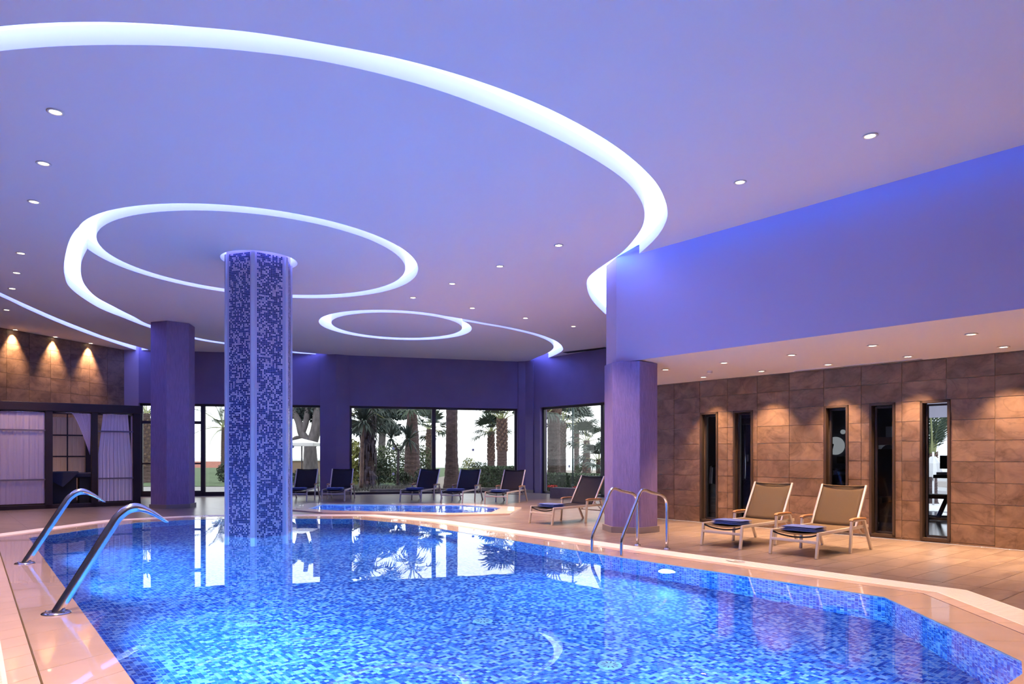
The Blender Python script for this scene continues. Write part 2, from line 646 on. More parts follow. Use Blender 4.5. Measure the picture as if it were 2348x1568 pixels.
la_o = lead_in(pa_o[0], pa_o[1], -0.085, 8, 0.42)
la_i = lead_in(pa_i[0], pa_i[1], -0.098, 8, 0.42)
path_o = smooth_path(la_o + pa_o)
path_i = smooth_path(la_i + pa_i)
tail_back = [nt(NB - SLOT_W, (CREASE.x * T.x + CREASE.y * T.y) + 0.06), CREASE, ENDV, ENDV + Vector((0.35, 1.6, 0)), ENDV + Vector((0.85, 3.6, 0))]
STRIPS = {}
STRIPS['A'] = [path_o + [Vector(p[:2]) for p in tail_back] + list(reversed(path_i))]
ringB_o, ringB_i = fourier_loop(plan(PXB_OUT), 2), fourier_loop(plan(PXB_IN), 2)
tb = smooth_path(plan(PXT_OUT))
ti = smooth_path(plan(PXT_IN))
inner_link = [Vector(p[:2]) for p in plan([(207, 560), (205, 545), (216, 525), (245, 506), (290, 490), (350, 480), (426, 476)])]
TAILB = tb + list(reversed(ti)) + inner_link
ringD_o, ringD_i = fourier_loop(plan(PXD_OUT), 2), fourier_loop(plan(PXD_IN), 2)
TAILD = smooth_path(plan(PXDT_OUT)) + smooth_path(plan(PXDT_IN))
lead_e = lead_in(plan(PXE_UP)[0], plan(PXE_UP)[1], 0.02, 14, 0.6)
lead_e2 = [p + Vector((-0.34, 0.0)) for p in lead_e]
STRIPE = smooth_path(lead_e + plan(PXE_UP)) + smooth_path(plan(PXE_LO) + list(reversed(lead_e2)))
COLC = Vector((-4.17, 11.52))                # mosaic column centre
COLR = 0.53
ring_c = [COLC + Vector((math.cos(a), math.sin(a))) * 0.60 for a in np.linspace(0, 2 * math.pi, 48, endpoint=False)]


def hexagon(c, r):
    return [Vector((c[0] + r * math.cos(math.radians(-80.2 + 60 * k)), c[1] + r * math.sin(math.radians(-80.2 + 60 * k)))) for k in range(6)]


def strip_of(p):
    if inside(p, STRIPS['A'][0]):
        return 'A'
    if (inside(p, ringB_o) and not inside(p, ringB_i)) or inside(p, TAILB):
        return 'B'
    if (inside(p, ringD_o) and not inside(p, ringD_i)) or inside(p, TAILD):
        return 'D'
    if inside(p, STRIPE):
        return 'E'
    if inside(p, ring_c):
        return 'C'
    return None


loops = [ROOM, BLOCK_SLOT, STRIPS['A'][0], ringB_o, ringB_i, TAILB, ringD_o, ringD_i, TAILD, STRIPE, ring_c]
cv, cf = cdt(loops)
kept, slots = [], {}
cls = {}
for f in cf:
    c = (cv[f[0]] + cv[f[1]] + cv[f[2]]) / 3
    if not inside(c, ROOM):
        continue
    if inside(c, BLOCK_SLOT):
        k = 'N' if not inside(c, BLOCK) else None
        if k:
            slots.setdefault(k, []).append(f)
        continue
    s = strip_of(c)
    if s:
        slots.setdefault(s, []).append(f)
    else:
        kept.append(f)
mb = MB()
for f in kept:
    mb.face([(cv[i].x, cv[i].y, ZC) for i in reversed(f)])
edge_count = {}
for f in kept:
    for a, b in ((f[0], f[1]), (f[1], f[2]), (f[2], f[0])):
        edge_count[(a, b)] = True
SLOT_H = 0.16
for (a, b) in edge_count:
    if (b, a) not in edge_count:
        mid = (cv[a] + cv[b]) / 2
        mb.face([(cv[a].x, cv[a].y, ZC), (cv[b].x, cv[b].y, ZC), (cv[b].x, cv[b].y, ZC + SLOT_H + 0.01), (cv[a].x, cv[a].y, ZC + SLOT_H + 0.01)])
ceil = mb.build('ceiling', M['ceiling'])
tag(ceil, 'smooth pale ceiling cut by curving light slots', None, None, 'structure')
COVE_LABEL = {'A': 'wide glowing arc sweeping across the ceiling and curling into the dropped band',
              'B': 'glowing ring with a long tail around the mosaic column',
              'C': 'small glowing halo where the mosaic column meets the ceiling',
              'D': 'small glowing ring with a curved tail above the far window wall',
              'E': 'narrow glowing strip curving beside the dark stone wall',
              'N': 'hidden glowing strip in the slot along the dropped band'}
for k, fs in slots.items():
    mb = MB()
    h = ZC + SLOT_H
    for f in fs:
        mb.face([(cv[i].x, cv[i].y, h) for i in reversed(f)])
    o = mb.build('cove_light', M['covewash'] if k == 'N' else M['cove'])
    tag(o, COVE_LABEL[k], 'cove light', 'ceiling cove lights')

b = MB()
b.face([(p.x, p.y, ZC + 0.45) for p in offset(ROOM, 0.4)])  # unseen slab added over the ceiling so no sky light leaks in
tag(b.build('roof', M['wall']), 'unseen roof slab added above the hall to keep sky light out', None, None, 'structure')

# ------------------------------------------------------------------ walls
def wall_panel(mb, a, b, z0, z1, holes=(), thick=0.25, out=None, m=0):
    """Wall from a to b (plan), holes = (s0, s1, z0, z1) along it; thickness towards 'out'."""
    a, b = Vector(a[:2]), Vector(b[:2])
    L = (b - a).length
    d = (b - a) / L
    nrm = Vector((d.y, -d.x))
    if out is not None and nrm.dot(Vector(out[:2])) < 0:
        nrm = -nrm
    xs = sorted({0, L, *[h[0] for h in holes], *[h[1] for h in holes]})
    zs = sorted({z0, z1, *[h[2] for h in holes], *[h[3] for h in holes]})

    def P(s, z, o=0.0):
        p = a + d * s + nrm * o
        return (p.x, p.y, z)
    for i in range(len(xs) - 1):
        for j in range(len(zs) - 1):
            sx, sz = (xs[i] + xs[i + 1]) / 2, (zs[j] + zs[j + 1]) / 2
            if any(h[0] < sx < h[1] and h[2] < sz < h[3] for h in holes):
                continue
            for o in (0.0, thick):
                mb.face([P(xs[i], zs[j], o), P(xs[i + 1], zs[j], o), P(xs[i + 1], zs[j + 1], o), P(xs[i], zs[j + 1], o)], m)
    for h in holes:
        s0, s1, za, zb = h
        mb.face([P(s0, za), P(s0, zb), P(s0, zb, thick), P(s0, za, thick)], m)
        mb.face([P(s1, za), P(s1, zb), P(s1, zb, thick), P(s1, za, thick)], m)
        mb.face([P(s0, zb), P(s1, zb), P(s1, zb, thick), P(s0, zb, thick)], m)
        mb.face([P(s0, za), P(s1, za), P(s1, za, thick), P(s0, za, thick)], m)
    return a, d, nrm, L


def s_at(px, a, b):                           # distance along wall a-b seen at column px
    a, b = Vector(a[:2]), Vector(b[:2])
    u = (px - CX) / F
    d = (b - a).normalized()
    return (u * a.y - a.x) / (d.x - u * d.y)


def window(n, a, d, nrm, s0, s1, z0, z1, mullions, inset=0.16, fw=0.07, rails=(), label=None, dots=()):
    w = thing('window_%d' % n, label=label, kind='structure')

    def P(s, z, o):
        p = a + d * s + nrm * o
        return Vector((p.x, p.y, z))
    up = (nrm.x, nrm.y, 0)

    def fr(p, q, wd):
        b = MB()
        b.bar(p, q, wd, 0.09, up=up)
        b.build('frame_bar', M['frame'], w)
    fr(P(s0, z1 - fw / 2, inset), P(s1, z1 - fw / 2, inset), fw)
    fr(P(s0, z0 + fw / 2, inset), P(s1, z0 + fw / 2, inset), fw)
    fr(P(s0 + fw / 2, z0, inset), P(s0 + fw / 2, z1, inset), fw)
    fr(P(s1 - fw / 2, z0, inset), P(s1 - fw / 2, z1, inset), fw)
    for s, wd in mullions:
        fr(P(s, z0, inset), P(s, z1, inset), wd)
    for sa, sb, z, wd in rails:
        fr(P(sa, z, inset), P(sb, z, inset), wd)
    xs = [s0] + sorted(s for s, _ in mullions) + [s1]
    for i in range(len(xs) - 1):
        b = MB()
        b.face([P(xs[i] + 0.02, z0 + 0.02, inset), P(xs[i + 1] - 0.02, z0 + 0.02, inset), P(xs[i + 1] - 0.02, z1 - 0.02, inset), P(xs[i] + 0.02, z1 - 0.02, inset)])
        b.build('pane', M['glass'], w)
    for s, z in dots:
        b = MB()
        q = P(s, z, inset - 0.004)
        ring = []
        for k in range(14):
            an = 2 * math.pi * k / 14
            ring.append((q.x + d.x * 0.045 * math.cos(an), q.y + d.y * 0.045 * math.cos(an), q.z + 0.045 * math.sin(an)))
        b.face(ring)
        b.build('sticker', M['sticker'], w)
    return w


M['sticker'] = plain('white_sticker', (0.8, 0.85, 0.85), 0.6)
ctr = Vector((-3, 12))
# far walls with the garden windows
ZW = 2.88
mb = MB()
out = Vector((A_B.x + A_L1.x, A_B.y + A_L1.y)) / 2 - ctr
LA, LB = A_L1, A_B
s_d0, s_d1 = s_at(318, LA, LB), s_at(738, LA, LB)
dLB = (LB - LA).normalized()
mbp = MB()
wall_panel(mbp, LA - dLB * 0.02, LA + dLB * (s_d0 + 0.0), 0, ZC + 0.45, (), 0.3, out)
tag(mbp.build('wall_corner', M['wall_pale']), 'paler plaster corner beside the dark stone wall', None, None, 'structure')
LA = LA + dLB * s_d0
s_d1 -= s_d0
s_d0 = 0.0
a, d, nrm, L = wall_panel(mb, LA, LB, 0, ZC + 0.45, [(s_d0, s_d1, 0.0, ZW)], 0.3, out)
o = mb.build('wall_back_left', M['wall'])
tag(o, 'taupe plaster wall above the glazed garden door', None, None, 'structure')
s_m1, s_m2 = s_at(463, LA, LB), s_at(598, LA, LB)
s_dl = s_at(335, LA, LB)
window(1, a, d, nrm, s_d0, s_d1, 0.0, ZW, [(s_m1, 0.13), (s_m2, 0.1)],
       rails=[(s_d0, s_m1, 2.30, 0.09), (s_d0, s_m1, 1.02, 0.05), (s_d0, s_m1, 0.10, 0.14), (s_m1, s_d1, 0.08, 0.10)],
       label='tall glazing with a door leaf and transom in dark frames', dots=[(s_at(670, LA, LB), 1.55)])
mb = MB()
out = Vector((A_B.x + A_C.x, A_B.y + A_C.y)) / 2 - ctr
s0, s1 = s_at(802, A_B, A_C), s_at(1187, A_B, A_C)
a, d, nrm, L = wall_panel(mb, A_B, A_C, 0, ZC + 0.45, [(s0, s1, 0.0, ZW)], 0.3, out)
tag(mb.build('wall_back', M['wall']), 'taupe plaster wall over the wide two-pane window', None, None, 'structure')
sA = lambda px: s_at(px, A_B, A_C)
window(2, a, d, nrm, s0, s1, 0.0, ZW, [(sA(996), 0.13)], label='wide window of two panes looking onto the palm garden',
       dots=[(sA(904), 1.50), (sA(903), 0.66), (sA(1087), 1.46)])
# shallow pilasters at the wall corners
mb = MB()
for px0, px1 in ((740, 764),):
    pass
p = A_B
pil = [p + Vector((-0.42, -0.10, 0)), p + Vector((0.10, -0.14, 0)), p + Vector((0.45, 0.12, 0)), p + Vector((-0.42, 0.2, 0))]
pil0 = pil
mb.prism(pil, 0, ZC)
tag(mb.build('trim_1', M['wall']), 'shallow plaster pilaster between the far windows', None, None, 'structure')
mb = MB()
p = A_C
pil = [p + Vector((-0.22, -0.10, 0)), p + Vector((0.02, -0.16, 0)), p + Vector((0.28, -0.42, 0)), p + Vector((0.40, -0.2, 0)), p + Vector((0.0, 0.15, 0))]
mb.prism(pil, 0, ZC)
tag(mb.build('trim_2', M['wall']), 'shallow plaster pilaster in the far corner', None, None, 'structure')
for nm_, q_ in (('baseboard_corner', A_C), ('baseboard_back', A_B)):
    mb = MB()
    pl_ = [Vector((v.x, v.y)) for v in (pil if nm_ == 'baseboard_corner' else pil0)]
    if area2(pl_) < 0:
        pl_.reverse()
    mb.prism(offset(pl_, 0.012), 0, 0.10)
    tag(mb.build(nm_, M['plinth']), 'low dark skirting at the foot of the ' + ('far corner pilaster' if nm_ == 'baseboard_corner' else 'pilaster between the far windows'), None, None, 'structure')
mb = MB()
out = Vector((1, 0.6))
s0, s1 = s_at(1238, A_C, W_R), s_at(1410, A_C, W_R)
a, d, nrm, L = wall_panel(mb, A_C, W_R, 0, ZC + 0.45, [(s0, s1, 0.0, ZW)], 0.3, out)
tag(mb.build('wall_back_right', M['wall']), 'taupe plaster wall over the hedge window', None, None, 'structure')
window(3, a, d, nrm, s0, s1, 0.0, ZW, [(s_at(1374, A_C, W_R), 0.11)], label='window facing the clipped hedge and palm trunks',
       dots=[(s_at(1297, A_C, W_R), 0.92)])
mb = MB()
wall_panel(mb, W_R, W_SE, 0, ZC + 0.45, (), 0.2, Vector((1, 0)))
tag(mb.build('wall_return', M['wall']), 'short return wall hidden behind the stone column', None, None, 'structure')
mb = MB()
wall_panel(mb, ROOM[ROOM.index(Vector((W_L0.x, W_L0.y)))], (W_L0.x, min(W_L0.y, W_SN.y) - 0.5), 0, ZC + 0.45, (), 0.2, Vector((-1, 0)))
wall_panel(mb, (W_L0.x, min(W_L0.y, W_SN.y) - 0.5), (W_SN.x, min(W_L0.y, W_SN.y) - 0.5), 0, ZC + 0.45, (), 0.2, Vector((0, -1)))
tag(mb.build('wall_front', M['wall_light']), 'pale plaster wall behind the viewer', None, None, 'structure')


# ---- tiled walls: every tile its own piece on a recessed bed
def rect_minus(r, holes):
    rs = [r]
    for h in holes:
        nxt = []
        for (x0, x1, z0, z1) in rs:
            if h[0] >= x1 or h[1] <= x0 or h[2] >= z1 or h[3] <= z0:
                nxt.append((x0, x1, z0, z1))
                continue
            if h[3] < z1:
                nxt.append((x0, x1, h[3], z1))
            zt, zb = min(z1, h[3]), max(z0, h[2])
            if h[2] > z0:
                nxt.append((x0, x1, z0, h[2]))
            if h[0] > x0:
                nxt.append((x0, h[0], zb, zt))
            if h[1] < x1:
                nxt.append((h[1], x1, zb, zt))
        rs = nxt
    return [q for q in rs if q[1] - q[0] > 0.02 and q[3] - q[2] > 0.02]


def tile_wall(parent, a, d, nrm_in, spans, rows, holes, depth=0.012, gap=0.007, name='tile'):
    """tiles stand proud of the wall line towards nrm_in; boxes share data when alike"""
    cache = {}
    rot = math.atan2(d.y, d.x)
    side = 1 if Vector((-d.y, d.x)).dot(nrm_in) > 0 else -1
    for (x0, x1) in spans:
        for (z0, z1) in rows:
            for (a0, a1, b0, b1) in rect_minus((x0, x1, z0, z1), holes):
                w, h = a1 - a0 - gap, b1 - b0 - gap
                key = (round(w, 3), round(h, 3))
                if key not in cache:
                    q = MB()
                    y0, y1 = (0.0, depth) if side > 0 else (-depth, 0.0)
                    q.box((-w / 2, y0, -h / 2), (w / 2, y1, h / 2))
                    cache[key] = q.build(name, M['stone'], mesh_only=True)
                p = a + d * ((a0 + a1) / 2)
                link(name, cache[key], parent, (p.x, p.y, (b0 + b1) / 2), rot)


# right stone wall, running along T; s measured from its far end
slits = []
for (p0, p1) in ((1606, 1646), (1681.6, 1726), (1890, 1945), (1994, 2052.5), (2110, 2179)):
    slits.append((on_n(p0, NW) - tw_end, on_n(p1, NW) - tw_end, 0.03, 2.10))
LW = T_NEAR - tw_end
mb = MB()
a2, b2 = nt(NW + 0.012, tw_end), nt(NW + 0.012, T_NEAR)
wall_panel(mb, a2, b2, 0, ZC + 0.45, slits, 0.26, D2)
wr = mb.build('wall_right', M['stone_joint'])
tag(wr, 'brown stone-tiled wall pierced by five tall slit windows', None, None, 'structure')
t0 = on_n(1668, NW) - tw_end
spans = []
k0 = -int(t0 / 0.606) - 1
k = k0
while t0 + k * 0.606 < LW - 4.5:
    x0, x1 = max(0, t0 + k * 0.606), min(LW, t0 + (k + 1) * 0.606)
    if x1 - x0 > 0.03:
        spans.append((x0, x1))
    k += 1
rows = [(i * 0.30, min(2.72, (i + 1) * 0.30)) for i in range(10) if i * 0.30 < 2.70]
a2v = Vector((a2.x, a2.y))
tile_wall(wr, a2v, Vector((T.x, T.y)), -Vector((D2.x, D2.y)), spans, rows, slits)
# slit windows
for i, (s0, s1, z0, z1) in enumerate(slits):
    w = thing('window_%d' % (4 + i), label=('far dark', 'second dark', 'dark with pale discs behind', 'dark with a curved gym machine behind', 'bright with a palm behind')[i] + ' slit window in the stone wall', kind='structure')

    def P(s, z, o):
        p = a2v + Vector((T.x, T.y)) * s + Vector((D2.x, D2.y)) * o
        return Vector((p.x, p.y, z))
    upv = (D2.x, D2.y, 0)
    fw = 0.035
    for (p, q) in ((P(s0, z1 - fw / 2, 0.02), P(s1, z1 - fw / 2, 0.02)), (P(s0, z0 + fw / 2, 0.02), P(s1, z0 + fw / 2, 0.02)), (P(s0 + fw / 2, z0, 0.02), P(s0 + fw / 2, z1, 0.02)), (P(s1 - fw / 2, z0, 0.02), P(s1 - fw / 2, z1, 0.02))):
        b = MB()
        b.bar(p, q, fw, 0.10, up=upv)
        b.build('frame_bar', M['slitframe'], w)
    for (p, q) in ((P(s0 + .05, z1 - 0.06, 0.12), P(s1 - .05, z1 - 0.06, 0.12)), (P(s0 + .05, z0 + .05, 0.12), P(s0 + .05, z1 - .05, 0.12)), (P(s1 - .05, z0 + .05, 0.12), P(s1 - .05, z1 - .05, 0.12)), (P(s0 + .05, z0 + .05, 0.12), P(s1 - .05, z0 + .05, 0.12))):
        b = MB()
        b.bar(p, q, 0.03, 0.05, up=upv)
        b.build('sash_bar', M['frame'], w)
    b = MB()
    b.face([P(s0 + .04, z0 + .04, 0.12), P(s1 - .04, z0 + .04, 0.12), P(s1 - .04, z1 - .04, 0.12), P(s0 + .04, z1 - .04, 0.12)])
    b.build('pane', M['gymglass'], w)

# left stone wall
mb = MB()
wall_panel(mb, W_L0, A_L1, 0, ZC + 0.45, (), 0.25, Vector((-1, 0)))
wl = mb.build('wall_left', M['stone_joint'])
tag(wl, 'dark stone-tiled wall washed by three downlights above the cabana', None, None, 'structure')
LL = (A_L1 - W_L0).length
sl0 = (A_L0 - W_L0).length
dl = Vector((dirL.x, dirL.y))
spans = []
x = LL
while x > sl0 - 4.0:
    spans.append((x - 0.62, x))
    x -= 0.62
rows = [(i * 0.375, (i + 1) * 0.375) for i in range(12)]
tile_wall(wl, Vector((W_L0.x, W_L0.y)), dl, Vector((dl.y, -dl.x)) if Vector((dl.y, -dl.x)).x > 0 else Vector((-dl.y, dl.x)), spans, rows, [])

# pale plaster face beside the stone wall's end
# ------------------------------------------------------------------ dropped band and soffit over the lounger niche
mb = MB()
fr = [nt(NB, TN_B), CREASE, ENDV]
bk = BLOCK[3], BLOCK[4]


def zs(p):
    n = p.x * D2.x + p.y * D2.y
    return ZS0 + (ZS1 - ZS0) * max(0, min(1, (n - NB) / (NW - NB)))


top = ZC + 0.24
pts = [nt(NB, TN_B), CREASE, ENDV, BLOCK[3], BLOCK[4]]
for i in range(3):
    a, b = pts[i], pts[i + 1]
    r = 0.05
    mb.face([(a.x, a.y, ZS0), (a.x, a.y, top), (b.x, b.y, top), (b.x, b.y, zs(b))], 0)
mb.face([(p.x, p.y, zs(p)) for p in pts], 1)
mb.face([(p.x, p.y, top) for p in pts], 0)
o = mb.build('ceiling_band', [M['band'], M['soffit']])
tag(o, 'deep dropped ceiling band over the lounger niche, washed with blue light', None, None, 'structure')
# lid over the slot behind the ceiling edge
mb = MB()
q = [nt(NB - SLOT_W, TN_B), nt(NB, TN_B), CREASE, nt(NB - SLOT_W, CREASE.x * T.x + CREASE.y * T.y)]
mb.face([(p.x, p.y, top + 0.005) for p in q])
mb.build('slot_lid', M['band'], o)
# air grilles
mb = MB()
tA, tB = on_n(1820, NW - 0.16), on_n(2112, NW - 0.16)
a, b = nt(NW - 0.12, tA, zs(nt(NW - .12, 0)) - 0.004), nt(NW - 0.12, tB, zs(nt(NW - .12, 0)) - 0.004)
mb.bar(a, b, 0.10, 0.012)
g = mb.build('air_grille', M['whitemetal'])
tag(g, 'slim air grille in the niche soffit beside the stone wall', 'grille')
mb = MB()
for k in range(3):
    off = D2 * (0.025 * (k - 1))
    mb.bar(a + off - ZU * 0.007, b + off - ZU * 0.007, 0.010, 0.003)
    mb2 = MB()
    mb2.bar(a + off - ZU * 0.007, b + off - ZU * 0.007, 0.010, 0.003)
    mb2.build('slot', M['gutter'], g)
g = thing('air_grille', label='black linear air slot in the ceiling beside the hedge window', cat='grille')
p0, p1 = at(1296, 808.5, ZC - 0.004), at(1392, 797.5, ZC - 0.004)
mb = MB()
mb.bar(p0, p1, 0.26, 0.012)
mb.build('slot', M['grille'], g)

# ------------------------------------------------------------------ stone columns and mosaic column
def stone_column(c, r, z1, label):
    t = thing('stone_column', (c[0], c[1], 0), 0, label, 'column', 'hexagonal plaster columns')
    b = MB()
    b.prism(hexagon((0, 0), r), 0.0, z1)
    bevel(b.build('shaft', M['column'], t), 0.012)
    b = MB()
    b.prism(hexagon((0, 0), r + 0.035), 0.0, 0.10)
    b.build('plinth', M['plinth'], t)
    return t


v1 = at(381, 1167)
h1 = hexagon((0, 0), 0.54)[0]
stone_column((v1.x - h1.x, v1.y - h1.y), 0.505, ZC, 'hexagonal purple-grey column standing beside the curtained cabana')
v2 = at(1469, 1224)
h2 = hexagon((0, 0), 0.49)[0]
stone_column((v2.x - h2.x, v2.y - h2.y), 0.455, 2.84, 'hexagonal plaster column under the dropped band beside the pool ladder')

POOL_D = 1.0
ZWATER = -0.010
mc = thing('mosaic_column', (COLC.x, COLC.y, -POOL_D), 0, 'hexagonal blue and white mosaic column rising out of the pool', 'column')
b = MB()
hx = hexagon((0, 0), COLR)
b.prism(hx, 0, ZC + POOL_D + 0.2)
b.build('core', M['colgrout'], mc)
b = MB()
TS = 0.0275
vals = []
NROW = int((ZC + POOL_D) / TS)
rng = np.random.default_rng(3)
for k in range(6):
    a, c = hx[k], hx[(k + 1) % 6]
    d = (c - a)
    Lf = d.length
    d = d / Lf
    nrm = Vector((d.y, -d.x))
    if nrm.dot((a + c) / 2) < 0:
        nrm = -nrm
    ncol = int((Lf - 0.10) / TS)
    s0 = (Lf - ncol * TS) / 2
    for i in range(ncol):
        for j in range(NROW):
            x0, x1 = s0 + i * TS + 0.002, s0 + (i + 1) * TS - 0.002
            z0, z1 = j * TS + 0.002, (j + 1) * TS - 0.002
            p, q = a + d * x0 + nrm * 0.004, a + d * x1 + nrm * 0.004
            b.face([(p.x, p.y, z0), (q.x, q.y, z0), (q.x, q.y, z1), (p.x, p.y, z1)])
            vals.append(rng.random())
o = b.build('mosaic_tile', M['coltile'], mc)
o['kind'] = 'stuff'
at_ = o.data.attributes.new('tile', 'FLOAT', 'FACE')
at_.data.foreach_set('value', vals)
for k in range(6):
    b = MB()
    a = hx[k] * 1.012
    b.bar((a.x, a.y, 0), (a.x, a.y, ZC + POOL_D), 0.055, 0.03, up=(a.x, a.y, 0))
    b.build('corner_trim', M['cornertrim'] if 'cornertrim' in M else M.setdefault('cornertrim', plain('lilac_trim', (0.62, 0.56, 0.70), 0.5)), mc)

# ------------------------------------------------------------------ pool
PXP = [(64, 1232), (311, 1197), (430, 1190.5), (525, 1188), (805, 1188), (935, 1199.5), (1407, 1273.7), (2030, 1366.6), (2348, 1514)]
POOL = [Vector(at(x, y).xy) for x, y in PXP] + [Vector((3.05, 4.15)), Vector((-0.19, 1.44))]
if area2(POOL) < 0:
    POOL.reverse()
pool = thing('swimming_pool', (0, 0, 0), 0, 'deck-level swimming pool with blue mosaic lining and cream overflow edge', 'pool')


def mosaic_polys(poly, ts, zf, z0, name, mat, grout, parent, depth_gap=0.0035):
    """floor and walls of a basin: grout bed plus one small quad per mosaic tile"""
    b = MB()
    vs, fs = cdt([poly])
    for f in fs:
        c = (vs[f[0]] + vs[f[1]] + vs[f[2]]) / 3
        if inside(c, poly):
            b.face([(vs[i].x, vs[i].y, zf) for i in f])
    n = len(poly)
    for i in range(n):
        p, q = poly[i], poly[(i + 1) % n]
        b.face([(p.x, p.y, zf), (q.x, q.y, zf), (q.x, q.y, z0), (p.x, p.y, z0)])
    b.build('basin', grout, parent)
    V, vals = [], []
    P = np.array([(p.x, p.y) for p in poly])
    d2, t2 = np.array([D2.x, D2.y]), np.array([T.x, T.y])
    un, ut = P @ d2, P @ t2
    ii = np.arange(math.floor(un.min() / ts), math.ceil(un.max() / ts))
    jj = np.arange(math.floor(ut.min() / ts), math.ceil(ut.max() / ts))
    I, J = np.meshgrid(ii, jj, indexing='ij')
    cn, ct = (I.ravel() + 0.5) * ts, (J.ravel() + 0.5) * ts
    cx, cyy = cn * d2[0] + ct * t2[0], cn * d2[1] + ct * t2[1]
    ins = np.zeros(len(cx), bool)
    for i in range(n):
        x0, y0 = P[i]
        x1, y1 = P[(i + 1) % n]
        cond = ((y0 > cyy) != (y1 > cyy))
        with np.errstate(divide='ignore', invalid='ignore'):
            xi = (x1 - x0) * (cyy - y0) / (y1 - y0) + x0
        ins ^= cond & (cx < xi)
    keep = ins
    cn, ct = cn[keep], ct[keep]
    e = ts / 2 - depth_gap / 2
    quad = []
    for sn, st in ((-1, -1), (1, -1), (1, 1), (-1, 1)):
        a_, b_ = cn + sn * e, ct + st * e
        quad.append(np.stack([a_ * d2[0] + b_ * t2[0], a_ * d2[1] + b_ * t2[1], np.full(len(a_), zf + 0.004)], 1))
    allq = [np.stack(quad, 1)]
    for i in range(n):
        p, q = poly[i], poly[(i + 1) % n]
        d = (q - p)
        Lf = d.length
        d = d / Lf
        inn = Vector((-d.y, d.x)) * 0.004
        nc, nr = int(Lf / ts), int((z0 - zf) / ts)
        if nc < 1:
            continue
        tsx = Lf / nc
        ci, rj = np.meshgrid(np.arange(nc), np.arange(nr), indexing='ij')
        ci, rj = ci.ravel(), rj.ravel()
        qs = []
        for sx, sz in ((0, 0), (1, 0), (1, 1), (0, 1)):
            s_ = (ci + sx) * tsx + (0.5 - sx) * depth_gap
            z_ = zf + (rj + sz) * ts + (0.5 - sz) * depth_gap
            qs.append(np.stack([p.x + d.x * s_ + inn.x, p.y + d.y * s_ + inn.y, z_], 1))
        allq.append(np.stack(qs, 1))
    A = np.concatenate(allq, 0)
    N_ = len(A)
    me = bpy.data.meshes.new(name)
    me.vertices.add(N_ * 4)
    me.vertices.foreach_set('co', A.reshape(-1).astype(np.float32))
    me.loops.add(N_ * 4)
    me.loops.foreach_set('vertex_index', np.arange(N_ * 4, dtype=np.int32))
    me.polygons.add(N_)
    me.polygons.foreach_set('loop_start', np.arange(N_, dtype=np.int32) * 4)
    me.update(calc_edges=True)
    me.materials.append(mat)
    at2 = me.attributes.new('tile', 'FLOAT', 'FACE')
    at2.data.foreach_set('value', np.random.default_rng(11).random(N_).astype(np.float32))
    o = link(name, me, parent)
    o['kind'] = 'stuff'
    return o


mosaic_polys(POOL, 0.034, -POOL_D, -0.006, 'mosaic_tile', M['pooltile'], M['poolgrout'], pool)
b = MB()
vs_, fs_ = cdt([POOL])
hexw = hexagon(COLC, COLR)
for f in fs_:
    c = (vs_[f[0]] + vs_[f[1]] + vs_[f[2]]) / 3
    if inside(c, POOL):
        b.face([(vs_[i].x, vs_[i].y, ZWATER) for i in f])
o = b.build('water', M['water'], pool)
tag(o, 'clear still pool water')

RIM1, RIM2, RIM3, RIM4 = offset(POOL, 0.40), offset(POOL, 0.412), offset(POOL, 0.56), offset(POOL, 0.90)


def rim_pieces(A, B, step, za, zb, thick, name, mat, parent, gap=0.004, za2=None):
    n = len(A)
    for i in range(n):
        a0, a1 = A[i], A[(i + 1) % n]
        b0, b1 = B[i], B[(i + 1) % n]
        L = ((a1 - a0).length + (b1 - b0).length) / 2
        k = max(1, round(L / step))
        for j in range(k):
            g = gap / L / 2
            u, v = j / k + g, (j + 1) / k - g
            p, q = a0.lerp(a1, u), a0.lerp(a1, v)
            r, s = b0.lerp(b1, v), b0.lerp(b1, u)
            m = MB()
            vs = [(p.x, p.y, za), (q.x, q.y, za), (r.x, r.y, zb), (s.x, s.y, zb), (p.x, p.y, za - thick), (q.x, q.y, za - thick), (r.x, r.y, zb - thick), (s.x, s.y, zb - thick)]
            m.add(vs, [(3, 2, 1, 0), (4, 5, 6, 7), (0, 1, 5, 4), (1, 2, 6, 5), (2, 3, 7, 6), (3, 0, 4, 7)])
            m.build(name, mat, parent)


rim_pieces(offset(POOL, -0.012), RIM1, 0.52, -0.006, 0.0, 0.04, 'coping_tile', M['coping'], pool)
rim_pieces(RIM2, RIM3, 0.30, 0.0, 0.0, 0.04, 'border_tile', M['coping_dry'], pool)
